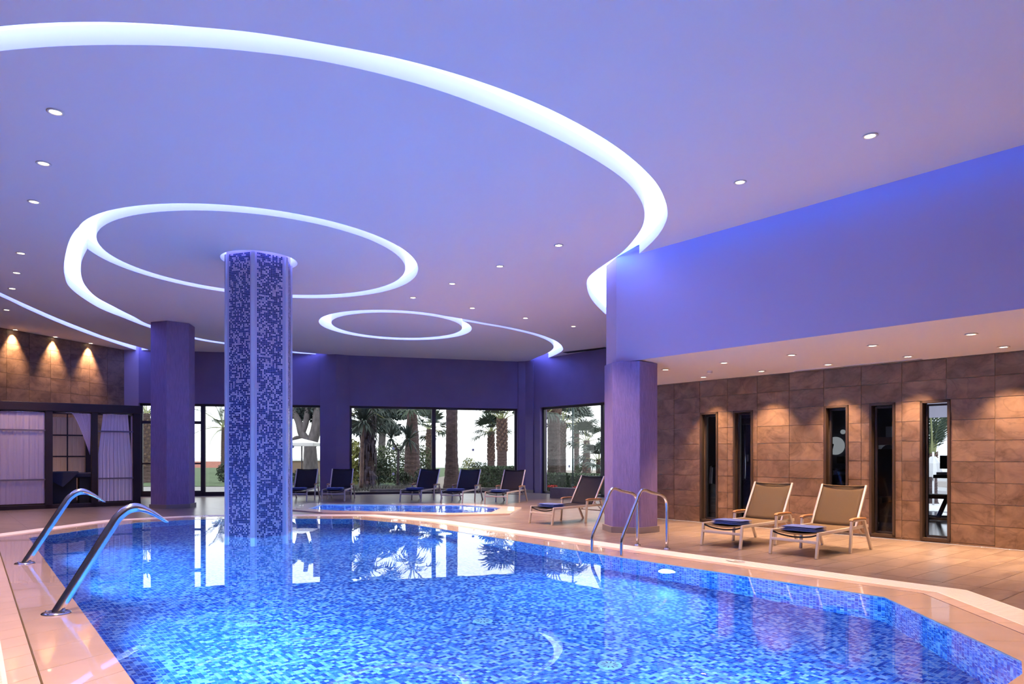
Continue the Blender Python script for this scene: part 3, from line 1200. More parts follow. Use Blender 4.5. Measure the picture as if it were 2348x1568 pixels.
# overflow channel and its grating
b = MB()
n = len(POOL)
for i in range(n):
    p, q, r, s = RIM3[i], RIM3[(i + 1) % n], RIM4[(i + 1) % n], RIM4[i]
    b.face([(p.x, p.y, -0.03), (q.x, q.y, -0.03), (r.x, r.y, -0.03), (s.x, s.y, -0.03)])
    p, q, r, s = POOL[i], POOL[(i + 1) % n], RIM3[(i + 1) % n], RIM3[i]
    b.face([(p.x, p.y, -0.05), (q.x, q.y, -0.05), (r.x, r.y, -0.05), (s.x, s.y, -0.05)])
b.build('overflow_channel', M['gutter'], pool)
b = MB()
for i in range(n):
    a0, a1, b0, b1 = RIM3[i], RIM3[(i + 1) % n], RIM4[i], RIM4[(i + 1) % n]
    L = ((a1 - a0).length + (b1 - b0).length) / 2
    k = int(L / 0.028)
    for j in range(k):
        u, v = (j + 0.12) / k, (j + 0.88) / k
        p, q, r, s = a0.lerp(a1, u), a0.lerp(a1, v), b0.lerp(b1, v), b0.lerp(b1, u)
        p, q, r, s = p.lerp(s, .04), q.lerp(r, .04), r.lerp(q, .04), s.lerp(p, .04)
        b.add([(p.x, p.y, 0), (q.x, q.y, 0), (r.x, r.y, 0), (s.x, s.y, 0), (p.x, p.y, -0.025), (q.x, q.y, -0.025), (r.x, r.y, -0.025), (s.x, s.y, -0.025)],
              [(3, 2, 1, 0), (0, 1, 5, 4), (1, 2, 6, 5), (2, 3, 7, 6), (3, 0, 4, 7)])
o = b.build('grating_bar', M['grate'], pool)
o['kind'] = 'stuff'
for (u, v) in ((0.0, 0.07), (0.93, 1.0)):
    b = MB()
    for i in range(n):
        p, q = RIM3[i].lerp(RIM4[i], u), RIM3[(i + 1) % n].lerp(RIM4[(i + 1) % n], u)
        r, s = RIM3[(i + 1) % n].lerp(RIM4[(i + 1) % n], v), RIM3[i].lerp(RIM4[i], v)
        b.face([(p.x, p.y, 0.001), (q.x, q.y, 0.001), (r.x, r.y, 0.001), (s.x, s.y, 0.001)])
    b.build('grating_rail', M['grate'], pool)
# depth mark printed on the grating edge
p0 = at(1690, 1286.5)
b = MB()
q0 = at(1664, 1284.0).xy
q1 = at(1708, 1290.5).xy
dq = (q1 - q0)
pq = Vector((-dq.y, dq.x)).normalized()
prev_ = None
for k in range(9):
    f_ = k / 8
    c_ = q0 + dq * f_ - pq * 0.05 * math.sin(math.pi * f_)
    w_ = 0.012 * (0.4 + math.sin(math.pi * f_))
    cur_ = (c_ + pq * w_, c_ - pq * w_)
    if prev_:
        b.face([(*prev_[0], 0.003), (*cur_[0], 0.003), (*cur_[1], 0.003), (*prev_[1], 0.003)])
    prev_ = cur_
b.build('printed_mark', M['gutter'], pool)
for f_, h_, l_ in ((0.45, 0.035, 0.05), (0.62, 0.045, 0.04), (0.78, 0.05, 0.05)):
    b = MB()
    c_ = q0 + dq * f_ + pq * h_
    u_v = dq.normalized() * l_ / 2
    b.face([(*(c_ - u_v - pq * .012), 0.003), (*(c_ + u_v - pq * .012), 0.003), (*(c_ + u_v + pq * .012), 0.003), (*(c_ - u_v + pq * .012), 0.003)])
    b.build('printed_mark', M['gutter'], pool)


# drains on the pool floor
def drain(p, label):
    t = thing('floor_drain', (p[0], p[1], -POOL_D + 0.006), 0, label, 'drain', 'pool floor drains')
    b = MB()
    b.lathe([(0.0, 0.012), (0.08, 0.012), (0.095, 0.0)], 24)
    b.build('cover', M['drain'], t, True)
    for k in range(10):
        an = 2 * math.pi * k / 10
        b = MB()
        c, s = math.cos(an), math.sin(an)
        b.bar((c * 0.035, s * 0.035, 0.0125), (c * 0.070, s * 0.070, 0.0125), 0.010, 0.003)
        b.build('slot', M['gutter'], t)


# ------------------------------------------------------------------ spa pool behind
PXS = [(705, 1168.5), (738, 1158.5), (1060, 1160), (1150, 1167), (1128, 1177), (1030, 1179), (900, 1175.5), (770, 1173.5)]
SPA = [Vector(at(x, y).xy) for x, y in PXS]
if area2(SPA) < 0:
    SPA.reverse()
SPA_O = offset(SPA, 0.45)
spa = thing('spa_pool', (0, 0, 0), 0, 'small glowing whirlpool with a pale rim behind the main pool', 'pool')
mosaic_polys(SPA, 0.06, -0.7, 0.0, 'mosaic_tile', M['pooltile'], M['poolgrout'], spa)
b = MB()
vs_, fs_ = cdt([SPA])
for f in fs_:
    if inside((vs_[f[0]] + vs_[f[1]] + vs_[f[2]]) / 3, SPA):
        b.face([(vs_[i].x, vs_[i].y, 0.012) for i in f])
b.build('water', M['spawater'], spa)
rim_pieces(offset(SPA, -0.01), SPA_O, 0.6, 0.03, 0.03, 0.06, 'coping_tile', M['coping_dry'], spa)

# ------------------------------------------------------------------ deck floor
HOLE1, HOLE2 = RIM4, offset(SPA, 0.42)
b = MB()
vs_, fs_ = cdt([ROOM, HOLE1, HOLE2])
for f in fs_:
    c = (vs_[f[0]] + vs_[f[1]] + vs_[f[2]]) / 3
    if inside(c, ROOM) and not inside(c, HOLE1) and not inside(c, HOLE2):
        b.face([(vs_[i].x, vs_[i].y, -0.006) for i in f])
floor = b.build('floor', M['grout'])
tag(floor, 'taupe stone-look tiled pool deck', None, None, 'structure')
TA, TB = 0.66, 0.33                           # tile size across and along the pool
cells = []
RN = [(p.x * D2.x + p.y * D2.y, p.x * T.x + p.y * T.y) for p in ROOM]
for i in range(math.floor(min(q[0] for q in RN) / TA), math.ceil(max(q[0] for q in RN) / TA)):
    for j in range(math.floor(min(q[1] for q in RN) / TB), math.ceil(max(q[1] for q in RN) / TB)):
        sh = 0.5 * TB * 0
        n0, t0_ = i * TA, j * TB
        c = nt(n0 + TA / 2, t0_ + TB / 2)
        if c.y < 1.5 or abs(c.x) > c.y * 0.80 + 1.2:
            continue
        quad = [nt(n0, t0_), nt(n0 + TA, t0_), nt(n0 + TA, t0_ + TB), nt(n0, t0_ + TB)]
        ins = [inside(p, ROOM) for p in quad]
        if not all(ins) and not any(ins):
            continue
        h1_ = [inside(p, HOLE1) for p in quad]
        h2_ = [inside(p, HOLE2) for p in quad]
        if all(h1_) or all(h2_):
            continue
        near = min((Vector(p[:2]) - Vector(c[:2])).length for p in HOLE1 + HOLE2 + ROOM) < 0.6
        whole = all(ins) and not any(h1_) and not any(h2_)
        if whole:
            # a corner of a hole may still poke into the cell
            whole = not any(abs((Vector(p[:2]) - Vector(c[:2])).dot(D2.xy)) < TA / 2 and abs((Vector(p[:2]) - Vector(c[:2])).dot(T.xy)) < TB / 2 for p in HOLE1 + HOLE2)
        cells.append((c.length, c, quad, whole))
cells.sort(key=lambda q: q[0])
whole_me = None
stuff = MB()
count = 0
ZT = 0.0
G = 0.0025


def cut_tile(quad):
    cx_, cy_ = sum(p.x for p in quad) / 4, sum(p.y for p in quad) / 4
    qs = []
    for p in quad:
        dv = Vector((p.x - cx_, p.y - cy_))
        dn, dt = dv.dot(D2.xy), dv.dot(T.xy)
        dn -= math.copysign(G, dn)
        dt -= math.copysign(G, dt)
        w = D2.xy * dn + T.xy * dt
        qs.append(Vector((cx_ + w.x, cy_ + w.y)))
    loops_ = [qs]
    for h in (HOLE1, HOLE2, ROOM):
        loops_.append(h)
    v2, f2 = cdt(loops_)
    tris = []
    for f in f2:
        c = (v2[f[0]] + v2[f[1]] + v2[f[2]]) / 3
        if inside(c, qs) and inside(c, ROOM) and not inside(c, HOLE1) and not inside(c, HOLE2):
            tris.append([v2[k] for k in f])
    return tris


for dist, c, quad, whole in cells:
    if count < 300:
        if whole:
            if whole_me is None:
                q = MB()
                q.box((-TA / 2 + G, -TB / 2 + G, -0.01), (TA / 2 - G, TB / 2 - G, 0.0))
                whole_me = q.build('tile', M['deck'], mesh_only=True)
            link('tile', whole_me, floor, (c.x, c.y, ZT), ANG)
            count += 1
        else:
            tris = cut_tile(quad)
            if tris:
                q = MB()
                R_ = Matrix.Rotation(-ANG, 2)
                for t_ in tris:
                    q.face([(*(R_ @ (v - Vector((c.x, c.y)))), 0.0) for v in t_])
                link('tile', q.build('tile', M['deck'], mesh_only=True), floor, (c.x, c.y, ZT), ANG)
                count += 1
    else:
        if whole:
            qs = []
            for p in quad:
                dv = Vector((p.x - c.x, p.y - c.y))
                dn, dt = dv.dot(D2.xy), dv.dot(T.xy)
                w = D2.xy * (dn - math.copysign(G, dn)) + T.xy * (dt - math.copysign(G, dt))
                qs.append((c.x + w.x, c.y + w.y, ZT))
            stuff.face(qs)
        else:
            for t_ in cut_tile(quad):
                stuff.face([(v.x, v.y, ZT) for v in t_])
o = stuff.build('far_tiles', M['deck'], floor)
o['kind'] = 'stuff'
# skirting at the foot of the far walls
for i, (a, b_, oo) in enumerate(((A_C + dirR * 0.1, at(1238, 1141), Vector((-0.03, -0.03, 0))),)):
    pass

# ------------------------------------------------------------------ downlights
dl_ring = MB()
dl_ring.lathe([(0.072, 0.0), (0.075, -0.006), (0.055, -0.010), (0.047, 0.004)], 24)
dl_ring_me = dl_ring.build('trim_ring', M['whitemetal'], smooth=True, mesh_only=True)
q = MB()
q.lathe([(0.0, 0.0), (0.048, 0.0)], 20)
dl_lens_me = q.build('lens', M['lens'], mesh_only=True)
ORD = ['first', 'second', 'third', 'fourth', 'fifth', 'sixth', 'seventh', 'eighth', 'ninth', 'tenth', 'eleventh', 'twelfth']


def downlight(p, label, watts, angle, group, blend=0.6, tilt=None, scale=1.0):
    t = thing('downlight', (p[0], p[1], p[2] - 0.001), 0, label, 'downlight', group)
    link('trim_ring', dl_ring_me, t).scale = (scale, scale, 1)
    o = link('lens', dl_lens_me, t, (0, 0, -0.004))
    o.rotation_euler = (math.pi, 0, 0)
    o.scale = (scale, scale, 1)
    ld = bpy.data.lights.new('lamp', 'SPOT')
    ld.energy = watts
    ld.color = WARM
    ld.spot_size = math.radians(angle)
    ld.spot_blend = blend
    ld.shadow_soft_size = 0.05
    lo = link('lamp', ld, t, (0, 0, -0.015))
    if tilt:
        d = Vector(tilt)
        lo.rotation_euler = d.to_track_quat('-Z', 'Y').to_euler()
    return t


left_row = [(127, 256), (100, 374), (78, 462), (48, 580), (38, 625), (28, 661), (15, 710)]
for i, (x, y) in enumerate(left_row):
    downlight(at(x, y, ZC), 'warm ceiling downlight, %s of the row running towards the cabana' % ORD[i], SPOT_W * 0.8, 84, 'downlights over the cabana side')
right_row = [(1995, 311), (1697, 417), (1281, 562), (1146, 610), (1037, 650), (947, 682)]
for i, (x, y) in enumerate(right_row):
    downlight(at(x, y, ZC), 'warm ceiling downlight, %s of the row from the dropped band to the small ring' % ORD[i], SPOT_W * 1.4, 84, 'downlights over the pool')
far_row = [(1083, 706), (1205, 729), (1315, 748)]
for i, (x, y) in enumerate(far_row):
    downlight(at(x, y, ZC), 'warm ceiling downlight, %s of three between the small ring and the band end' % ORD[i], SPOT_W * 1.6, 84, 'downlights near the small ring')
# the rows carry on overhead, above the near deck
pL = [at(x, y, ZC) for x, y in left_row[:2]]
stepL = pL[0] - pL[1]
for k in (2, 3):
    downlight(pL[0] + stepL * k, 'warm ceiling downlight overhead continuing the cabana row, %s of two' % ORD[k - 2], SPOT_W * 0.8, 84, 'downlights over the cabana side')
for k, p in enumerate((Vector((-2.6, 3.6, ZC)), Vector((-1.2, 1.6, ZC)), Vector((3.9, 3.2, ZC)), Vector((2.0, -0.5, ZC)))):
    downlight(p, 'warm ceiling downlight overhead beside the near pool end, %s of four' % ORD[k], SPOT_W, 84, 'downlights over the pool')
inn = Vector((dirL.y, -dirL.x, 0))
if inn.x < 0:
    inn = -inn
for i, (x, y) in enumerate([(35, 757), (127, 772.5), (208, 787.5)]):
    u = (x - CX) / F
    a = Vector(A_L0)
    # on the ceiling 0.16 m off the stone wall
    base = A_L0 + inn * 0.11
    s = (u * base.y - base.x) / (dirL.x - u * dirL.y)
    p = base + dirL * s
    downlight((p.x, p.y, ZC), 'small warm wall-washer above the dark stone wall, %s from the frame edge' % ORD[i], 750, 66, 'wall-washers above the dark stone wall', 0.9, tilt=tuple(-inn * 0.16 + Vector((0, 0, -1))))
front = [(1526, 853), (1660, 838), (1815, 819), (2001, 798), (2227, 771)]
wallr = [(1613, 865), (1746, 851), (1899, 836), (2082, 818), (2301, 795)]
ts_f = []
for rowname, row, nn in (('pool-side', front, None), ('wall-side', wallr, None)):
    plist = []
    for (x, y) in row:
        z = 2.76 if rowname == 'pool-side' else 2.73
        p = at(x, y, z)
        n_ = p.x * D2.x + p.y * D2.y
        plist.append((p, n_))
    nm = sum(q[1] for q in plist) / len(plist)
    for i, (x, y) in enumerate(row):
        t_ = on_n(x, nm)
        p = nt(nm, t_)
        downlight((p.x, p.y, zs(p)), 'warm soffit downlight in the %s row, %s from the column' % (rowname, ORD[i]), NICHE_W, 80, 'downlights in the niche soffit')
    t_last, t_prev = on_n(row[-1][0], nm), on_n(row[-2][0], nm)
    for k in (1, 2):
        p = nt(nm, t_last + (t_last - t_prev) * k)
        downlight((p.x, p.y, zs(p)), 'warm soffit downlight past the frame in the %s row, %s beyond' % (rowname, ORD[k - 1]), NICHE_W, 80, 'downlights in the niche soffit')
p = at(1627, 853, 2.745)
sd = thing('smoke_detector', (p.x, p.y, zs(p)), 0, 'small round white smoke detector on the niche soffit', 'smoke detector')
b = MB()
b.lathe([(0.0, -0.05), (0.035, -0.048), (0.045, -0.03), (0.05, -0.02), (0.05, 0.0)], 20)
b.build('body', M['whitemetal'], sd, True)
b = MB()
b.lathe([(0.047, -0.030), (0.049, -0.024)], 20)
b.build('vent_ring', M['gutter'], sd, True)


# ------------------------------------------------------------------ underwater lamps
def pool_lamp(p, nrm, label, watts, grp='underwater lamps', r=0.11):
    t = thing('underwater_lamp', p, math.atan2(nrm.y, nrm.x), label, 'pool lamp', grp)
    b = MB()
    ring = []
    for rr, x in ((r + 0.03, 0.004), (r + 0.03, 0.018), (r, 0.022)):
        for k in range(24):
            an = 2 * math.pi * k / 24
            b.v.append((x, rr * math.cos(an), rr * math.sin(an)))
    for i in range(2):
        for k in range(24):
            k2 = (k + 1) % 24
            b.f.append((i * 24 + k, i * 24 + k2, (i + 1) * 24 + k2, (i + 1) * 24 + k))
            b.m.append(0)
    b.build('bezel', M['steel'], t, True)
    b = MB()
    b.face([(0.02, r * math.cos(2 * math.pi * k / 24), r * math.sin(2 * math.pi * k / 24)) for k in range(24)])
    b.build('lens', M['poollens'], t)
    ld = bpy.data.lights.new('lamp', 'SPOT')
    ld.energy = watts
    ld.color = POOL_RGB
    ld.spot_size = math.radians(165)
    ld.spot_blend = 0.8
    ld.shadow_soft_size = 0.08
    lo = link('lamp', ld, t, (0.07, 0, 0))
    lo.rotation_euler = Vector((1, 0, 0.12)).to_track_quat('-Z', 'Y').to_euler()


def on_edge(p, q, f):
    a = p.lerp(q, f)
    d = (q - p).normalized()
    n_ = Vector((-d.y, d.x))
    return a, n_


cen = Vector((-1.5, 8.0))


def lamp_at(px, py, zl, label, watts=POOL_W, spot=None):
    """the lamp on the pool wall nearest to where it is seen at the surface"""
    w = spot.to_3d() if spot else at(px, py)
    best = None
    for i in range(len(POOL)):
        p, q = POOL[i], POOL[(i + 1) % len(POOL)]
        d = q - p
        f = max(0.03, min(0.97, (w.xy - p).dot(d) / d.length_squared))
        e = (p.lerp(q, f) - w.xy).length
        if best is None or e < best[0]:
            best = (e, *on_edge(p, q, f))
    e, a, n_ = best
    pool_lamp((a.x + n_.x * 0.006, a.y + n_.y * 0.006, zl), n_, label, watts)


lamp_at(1540, 1292, -0.40, 'bright underwater lamp in the pool wall below the near loungers')
lamp_at(1040, 1214, -0.40, 'underwater lamp in the far end of the pool wall beside the whirlpool')
# cabana-side lamps read from their glow, plus extra ones added to spread it
lamp_at(90, 1268, -0.40, 'hidden underwater lamp near the far cabana-side pool corner', POOL_W * 0.6)
lamp_at(125, 1317, -0.40, 'hidden underwater lamp between the two water spouts', POOL_W * 0.6)
lamp_at(205, 1428, -0.40, 'hidden underwater lamp below the nearer water spout', POOL_W * 0.7)
lamp_at(262, 1508, -0.40, 'hidden underwater lamp in the cabana-side pool wall nearest the camera', POOL_W * 0.7)
lamp_at(0, 0, -0.40, 'added unseen underwater lamp in the near end wall, brightening the near water', POOL_W * 1.2, Vector((2.0, 3.3)))  # extra lamp added out of view to brighten the near water
i0 = 0
sp = Vector(at(735, 1165).xy)
for (px, py, lb) in ((772, 1168, 'lamp glowing in the whirlpool end beside the mosaic column'), (1090, 1172, 'lamp glowing in the whirlpool end near the lone lounger')):
    w = at(px, py)
    c_ = sum(SPA, Vector((0, 0))) / len(SPA)
    best = None
    for i in range(len(SPA)):
        p, q = SPA[i], SPA[(i + 1) % len(SPA)]
        d = q - p
        f = max(0.1, min(0.9, (w.xy - p).dot(d) / d.length_squared))
        e = (p.lerp(q, f) - w.xy).length
        if best is None or e < best[0]:
            best = (e, *on_edge(p, q, f))
    _, a, n_ = best
    pool_lamp((a.x + n_.x * 0.006, a.y + n_.y * 0.006, -0.3), n_, lb, 560, 'whirlpool lamps')


def refracted_floor(px, py):                  # where the ray through a pixel lands on the pool floor
    w = at(px, py)
    hd = math.hypot(w.x, w.y)
    inc = math.atan2(hd, H)
    tr = math.asin(math.sin(inc) / 1.33)
    k = (hd + POOL_D * math.tan(tr)) / hd
    return (w.x * k, w.y * k)


drain(refracted_floor(1398, 1523), 'round white drain on the pool floor nearest the camera')
drain(refracted_floor(1107, 1422), 'round drain on the pool floor in the middle of the pool')
drain(refracted_floor(566, 1428), 'round drain on the pool floor in front of the mosaic column')

# ------------------------------------------------------------------ spouts and ladder
def arc_pts(pts, n=8):
    P = [Vector(p) for p in pts]
    P = [P[0] * 2 - P[1]] + P + [P[-1] * 2 - P[-2]]
    out = []
    for i in range(1, len(P) - 2):
        for k in range(n):
            t = k / n
            a, b, c, d = P[i - 1], P[i], P[i + 1], P[i + 2]
            out.append(0.5 * ((2 * b) + (c - a) * t + (2 * a - 5 * b + 4 * c - d) * t * t + (3 * b - a - 3 * c + d) * t ** 3))
    out.append(P[-2])
    return out


def spout(px, py, label):
    p = at(px, py)
    t = thing('water_spout', (p.x, p.y, 0), ANG, label, 'spout', 'bent steel water spouts')
    b = MB()
    path = arc_pts([(0, 0, 0), (0.13, 0, 0.22), (0.27, 0, 0.46), (0.40, 0, 0.68), (0.455, 0, 0.765), (0.53, 0, 0.825), (0.61, 0, 0.835), (0.70, 0, 0.795), (0.83, 0, 0.70)], 6)
    n = len(path)
    # a round tube that flattens into a fan at its mouth
    seg = 18
    prev = None
    for i, q in enumerate(path):
        d = (path[min(i + 1, n - 1)] - path[max(i - 1, 0)]).normalized()
        x = Vector((0, 1, 0))
        y = d.cross(x).normalized()
        f = max(0.0, (i / (n - 1) - 0.72) / 0.28)
        rx, ry = 0.040 * (1 + 1.25 * f), 0.040 * (1 - 0.72 * f)
        for k in range(seg):
            an = 2 * math.pi * k / seg
            b.v.append(tuple(q + x * math.cos(an) * rx + y * math.sin(an) * ry))
    for i in range(n - 1):
        for k in range(seg):
            k2 = (k + 1) % seg
            b.f.append((i * seg + k, i * seg + k2, (i + 1) * seg + k2, (i + 1) * seg + k))
            b.m.append(0)
    b.build('tube', M['steel'], t, True)
    b = MB()
    q = path[-1]
    b.face([tuple(Vector(b2)) for b2 in [tuple(q + Vector((0, 1, 0)) * math.cos(2 * math.pi * k / seg) * 0.086 + (path[-1] - path[-2]).normalized().cross(Vector((0, 1, 0))) * math.sin(2 * math.pi * k / seg) * 0.010 - (path[-1] - path[-2]).normalized() * 0.01) for k in range(seg)]])
    b.build('mouth', M['gutter'], t)
    b = MB()
    b.lathe([(0.0, 0.012), (0.085, 0.012), (0.105, 0.006), (0.108, 0.0)], 28)
    b.build('base_flange', M['steel'], t, True)
    for k in range(4):
        an = math.pi / 4 + k * math.pi / 2
        b = MB()
        b.lathe([(0, 0.019), (0.008, 0.018), (0.010, 0.011)], 8, c=(0.088 * math.cos(an), 0.088 * math.sin(an)))
        b.build('bolt', M['steel'], t, True)


spout(129, 1405, 'bent steel water spout on the pool edge, the nearer and larger one')
spout(57, 1291, 'bent steel water spout on the pool edge, the farther one beside the cabana')

pf1, pf2 = at(1464.7, 1250), at(1526, 1258.5)
lad = thing('pool_ladder', ((pf1.x + pf2.x) / 2, (pf1.y + pf2.y) / 2, 0), ANG, 'polished steel pool ladder with two curved handrails and submerged steps', 'ladder')
for sgn, nm in ((1, 0), (-1, 1)):
    yy = sgn * 0.26
    b = MB()
    path = arc_pts([(0, yy, 0.0), (0, yy, 0.30), (0, yy, 0.58)], 3)[:-1] + arc_pts([(0, yy, 0.58), (-0.015, yy, 0.66), (-0.07, yy, 0.725), (-0.14, yy, 0.755)], 5)[:-1]
    path += arc_pts([(-0.14, yy, 0.755), (-0.34, yy, 0.79), (-0.46, yy, 0.825), (-0.53, yy, 0.825), (-0.585, yy, 0.78), (-0.63, yy, 0.70)], 6)[:-1]
    path += arc_pts([(-0.63, yy, 0.70), (-0.78, yy, 0.46), (-0.90, yy, 0.265), (-0.93, yy, 0.19), (-0.935, yy, 0.12)], 6)[:-1] + arc_pts([(-0.935, yy, 0.12), (-0.935, yy, -0.3), (-0.935, yy, -0.72)], 3)
    b.tube(path, 0.0215, 14)
    b.build('handrail', M['steel'], lad, True)
    b = MB()
    b.lathe([(0.022, 0.020), (0.040, 0.014), (0.046, 0.0)], 20, c=(0, yy))
    b.build('base_flange', M['steel'], lad, True)
for k in range(3):
    b = MB()
    z = -0.08 - 0.23 * k
    for j in range(3):
        b2 = MB()
        b2.box((-0.965 + j * 0.035 - 0.02, -0.25, z - 0.010), (-0.965 + j * 0.035 + 0.012, 0.25, z + 0.010))
        b2.build('step_slat', M['steel'], lad)


# ------------------------------------------------------------------ loungers and towels
def make_lounger(fabric):
    t = thing('sun_lounger')
    W = 0.31
    for s in (1, -1):
        b = MB()
        b.bar((0.0, s * W, 0.305), (1.40, s * W, 0.325), 0.028, 0.042)
        bevel(b.build('side_rail', M['alu'], t), 0.006)
        b = MB()
        b.bar((0.015, s * W, 0.315), (-0.035, s * W, 0.0), 0.036, 0.034)
        bevel(b.build('leg', M['alu'], t), 0.006)
        b = MB()
        b.bar((0.86, s * (W + 0.03), 0.425), (0.815, s * (W + 0.03), 0.0), 0.038, 0.034)
        bevel(b.build('leg', M['alu'], t), 0.006)
        b = MB()
        b.bar((1.215, s * (W + 0.03), 0.425), (1.445, s * (W + 0.03), 0.0), 0.038, 0.034)
        bevel(b.build('leg', M['alu'], t), 0.006)
        b = MB()
        b.bar((0.845, s * (W + 0.03), 0.420), (1.23, s * (W + 0.03), 0.420), 0.034, 0.022)
        fr_ = b.build('arm_frame', M['alu'], t)
        b = MB()
        pts = [(0.835, 0.425), (0.86, 0.441), (0.95, 0.447), (1.10, 0.447), (1.20, 0.443), (1.24, 0.433)]
        for i in range(len(pts) - 1):
            (x0, z0), (x1, z1) = pts[i], pts[i + 1]
            b.bar((x0, s * (W + 0.03), z0), (x1, s * (W + 0.03), z1), 0.052, 0.020)
        bevel(b.build('armrest', M['teak'], t), 0.004)
        b = MB()
        b.bar((1.05, s * (W - 0.005), 0.315), (1.375, s * (W - 0.005), 0.875), 0.030, 0.030)
        bevel(b.build('back_post', M['alu'], t), 0.006)
        b = MB()
        b.bar((1.12, s * (W - 0.05), 0.40), (1.36, s * (W - 0.05), 0.20), 0.016, 0.010)
        b.build('back_stay', M['alu'], t)
    b = MB()
    b.bar((-0.012, -W, 0.205), (-0.012, W, 0.205), 0.028, 0.036)
    bevel(b.build('front_crossbar', M['alu'], t), 0.006)
    b = MB()
    b.bar((1.36, -W, 0.20), (1.36, W, 0.20), 0.022, 0.022)
    b.build('rear_crossbar', M['alu'], t)
    b = MB()
    b.tube(arc_pts([(0.01, -W, 0.30), (0.03, -W * 0.6, 0.262), (0.035, 0, 0.245), (0.03, W * 0.6, 0.262), (0.01, W, 0.30)], 4), 0.010, 8)
    b.build('foot_rod', M['black'], t, True)
    # seat sling with a light sag
    b = MB()
    nx, ny = 16, 8
    for i in range(nx + 1):
        for j in range(ny + 1):
            x = 0.0 + 1.06 * i / nx
            y = -W + 0.015 + (2 * W - 0.03) * j / ny
            c = 1 - (y / W) ** 2
            sag = 0.035 * c * (1.0 if i else 1.1) * (0.6 + 0.4 * math.cos(math.pi * i / nx))
            b.v.append((x, y, 0.322 + 0.015 * i / nx - sag))
    for i in range(nx):
        for j in range(ny):
            q = i * (ny + 1) + j
            b.f.append((q, q + ny + 1, q + ny + 2, q + 1))
            b.m.append(0)
    o = b.build('seat_sling', fabric, t, True)
    md = o.modifiers.new('thick', 'SOLIDIFY')
    md.thickness = 0.006
    b = MB()
    A, B = Vector((1.055, 0, 0.325)), Vector((1.372, 0, 0.868))
    for i in range(9):
        for j in range(ny + 1):
            y = -W + 0.02 + (2 * W - 0.04) * j / ny
            c = 1 - (y / W) ** 2
            p = A.lerp(B, i / 8)
            dn = Vector((0.86, 0, -0.50))
            p = p + dn * 0.022 * c
            b.v.append((p.x, y, p.z - (0.018 * c if i == 8 else 0)))
    for i in range(8):
        for j in range(ny):
            q = i * (ny + 1) + j
            b.f.append((q, q + ny + 1, q + ny + 2, q + 1))
            b.m.append(0)
    o = b.build('back_sling', fabric, t, True)
    md = o.modifiers.new('thick', 'SOLIDIFY')
    md.thickness = 0.006
    b = MB()
    b.tube([(1.374, -W + 0.01, 0.868), (1.376, -W * .5, 0.857), (1.377, 0, 0.853), (1.376, W * .5, 0.857), (1.374, W - 0.01, 0.868)], 0.011, 8)
    b.build('top_rod', fabric, t, True)
    return t


def make_towel():
    b = MB()
    layers = 4
    rnd = random.Random(5)
    for k in range(layers):
        z0 = 0.016 * k
        nx, ny = 8, 10
        base = len(b.v)
        for side in (0, 1):
            for i in range(nx + 1):
                for j in range(ny + 1):
                    x, y = -0.16 + 0.32 * i / nx, -0.23 + 0.46 * j / ny
                    e = max(abs(x) / 0.16, abs(y) / 0.23)
                    rnd_e = 0.006 * max(0, (e - 0.8) / 0.2) ** 2
                    w = 0.004 * noise.noise(Vector((x * 9 + k * 3, y * 7, k * 1.7)))
                    zz = z0 + (0.015 - rnd_e if side else rnd_e) + w
                    b.v.append((x * (1 - 0.015 * (k % 2)), y * (1 - 0.012 * (k % 3)), zz))
        N1 = (nx + 1) * (ny + 1)
        for i in range(nx):
            for j in range(ny):
                q = base + i * (ny + 1) + j
                b.f.append((q, q + 1, q + ny + 2, q + ny + 1))
                b.f.append((q + N1, q + N1 + ny + 1, q + N1 + ny + 2, q + N1 + 1))
                b.m += [0, 0]
        ring = [i * (ny + 1) for i in range(nx + 1)] + [nx * (ny + 1) + j for j in range(1, ny + 1)] + [i * (ny + 1) + ny for i in range(nx - 1, -1, -1)] + [j for j in range(ny - 1, 0, -1)]
        for a in range(len(ring)):
            p, q = ring[a], ring[(a + 1) % len(ring)]
            b.f.append((base + p, base + q, base + q + N1, base + p + N1))
            b.m.append(0)
    return b.build('folded_towel', M['towel'], smooth=True, mesh_only=True)


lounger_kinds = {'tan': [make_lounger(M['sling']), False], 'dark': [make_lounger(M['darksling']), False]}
towel_me = make_towel()


def place_lounger(A, B, head, label, group, tlabel):
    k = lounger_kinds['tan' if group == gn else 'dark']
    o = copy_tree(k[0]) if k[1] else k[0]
    k[1] = True
    m = (Vector(A) + Vector(B)) / 2
    rz = head
    o.location = (m.x + 0.035 * math.cos(rz), m.y + 0.035 * math.sin(rz), 0.0)
    o.rotation_euler = (0, 0, rz)
    tag(o, label, 'sun lounger', group)
    tw = link('folded_towel', towel_me, None, (o.location.x + 0.24 * math.cos(rz), o.location.y + 0.24 * math.sin(rz), 0.314), rz + 0.03)
    tag(tw, tlabel, 'towel', 'folded blue towels')


gn, gf = 'loungers in the lit niche', 'loungers along the window wall'
place_lounger(at(1765, 1270), at(1873, 1282.4), ANG, 'tan sling lounger with teak arms in the niche, the nearer of two', gn, 'folded blue towel on the nearer tan lounger in the niche')
place_lounger(at(1607.6, 1249.8), at(1698.5, 1260.3), ANG, 'tan sling lounger with teak arms in the niche, the one nearer the column', gn, 'folded blue towel on the tan lounger nearer the column')
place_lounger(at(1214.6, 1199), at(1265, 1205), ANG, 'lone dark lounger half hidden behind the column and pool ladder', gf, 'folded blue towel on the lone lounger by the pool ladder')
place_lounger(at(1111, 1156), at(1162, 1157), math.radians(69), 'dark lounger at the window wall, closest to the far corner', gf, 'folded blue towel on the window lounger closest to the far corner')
place_lounger(at(1010, 1153), at(1061, 1153), math.radians(72), 'dark lounger at the window wall, middle of the group of three', gf, 'folded blue towel on the middle lounger of the window group')
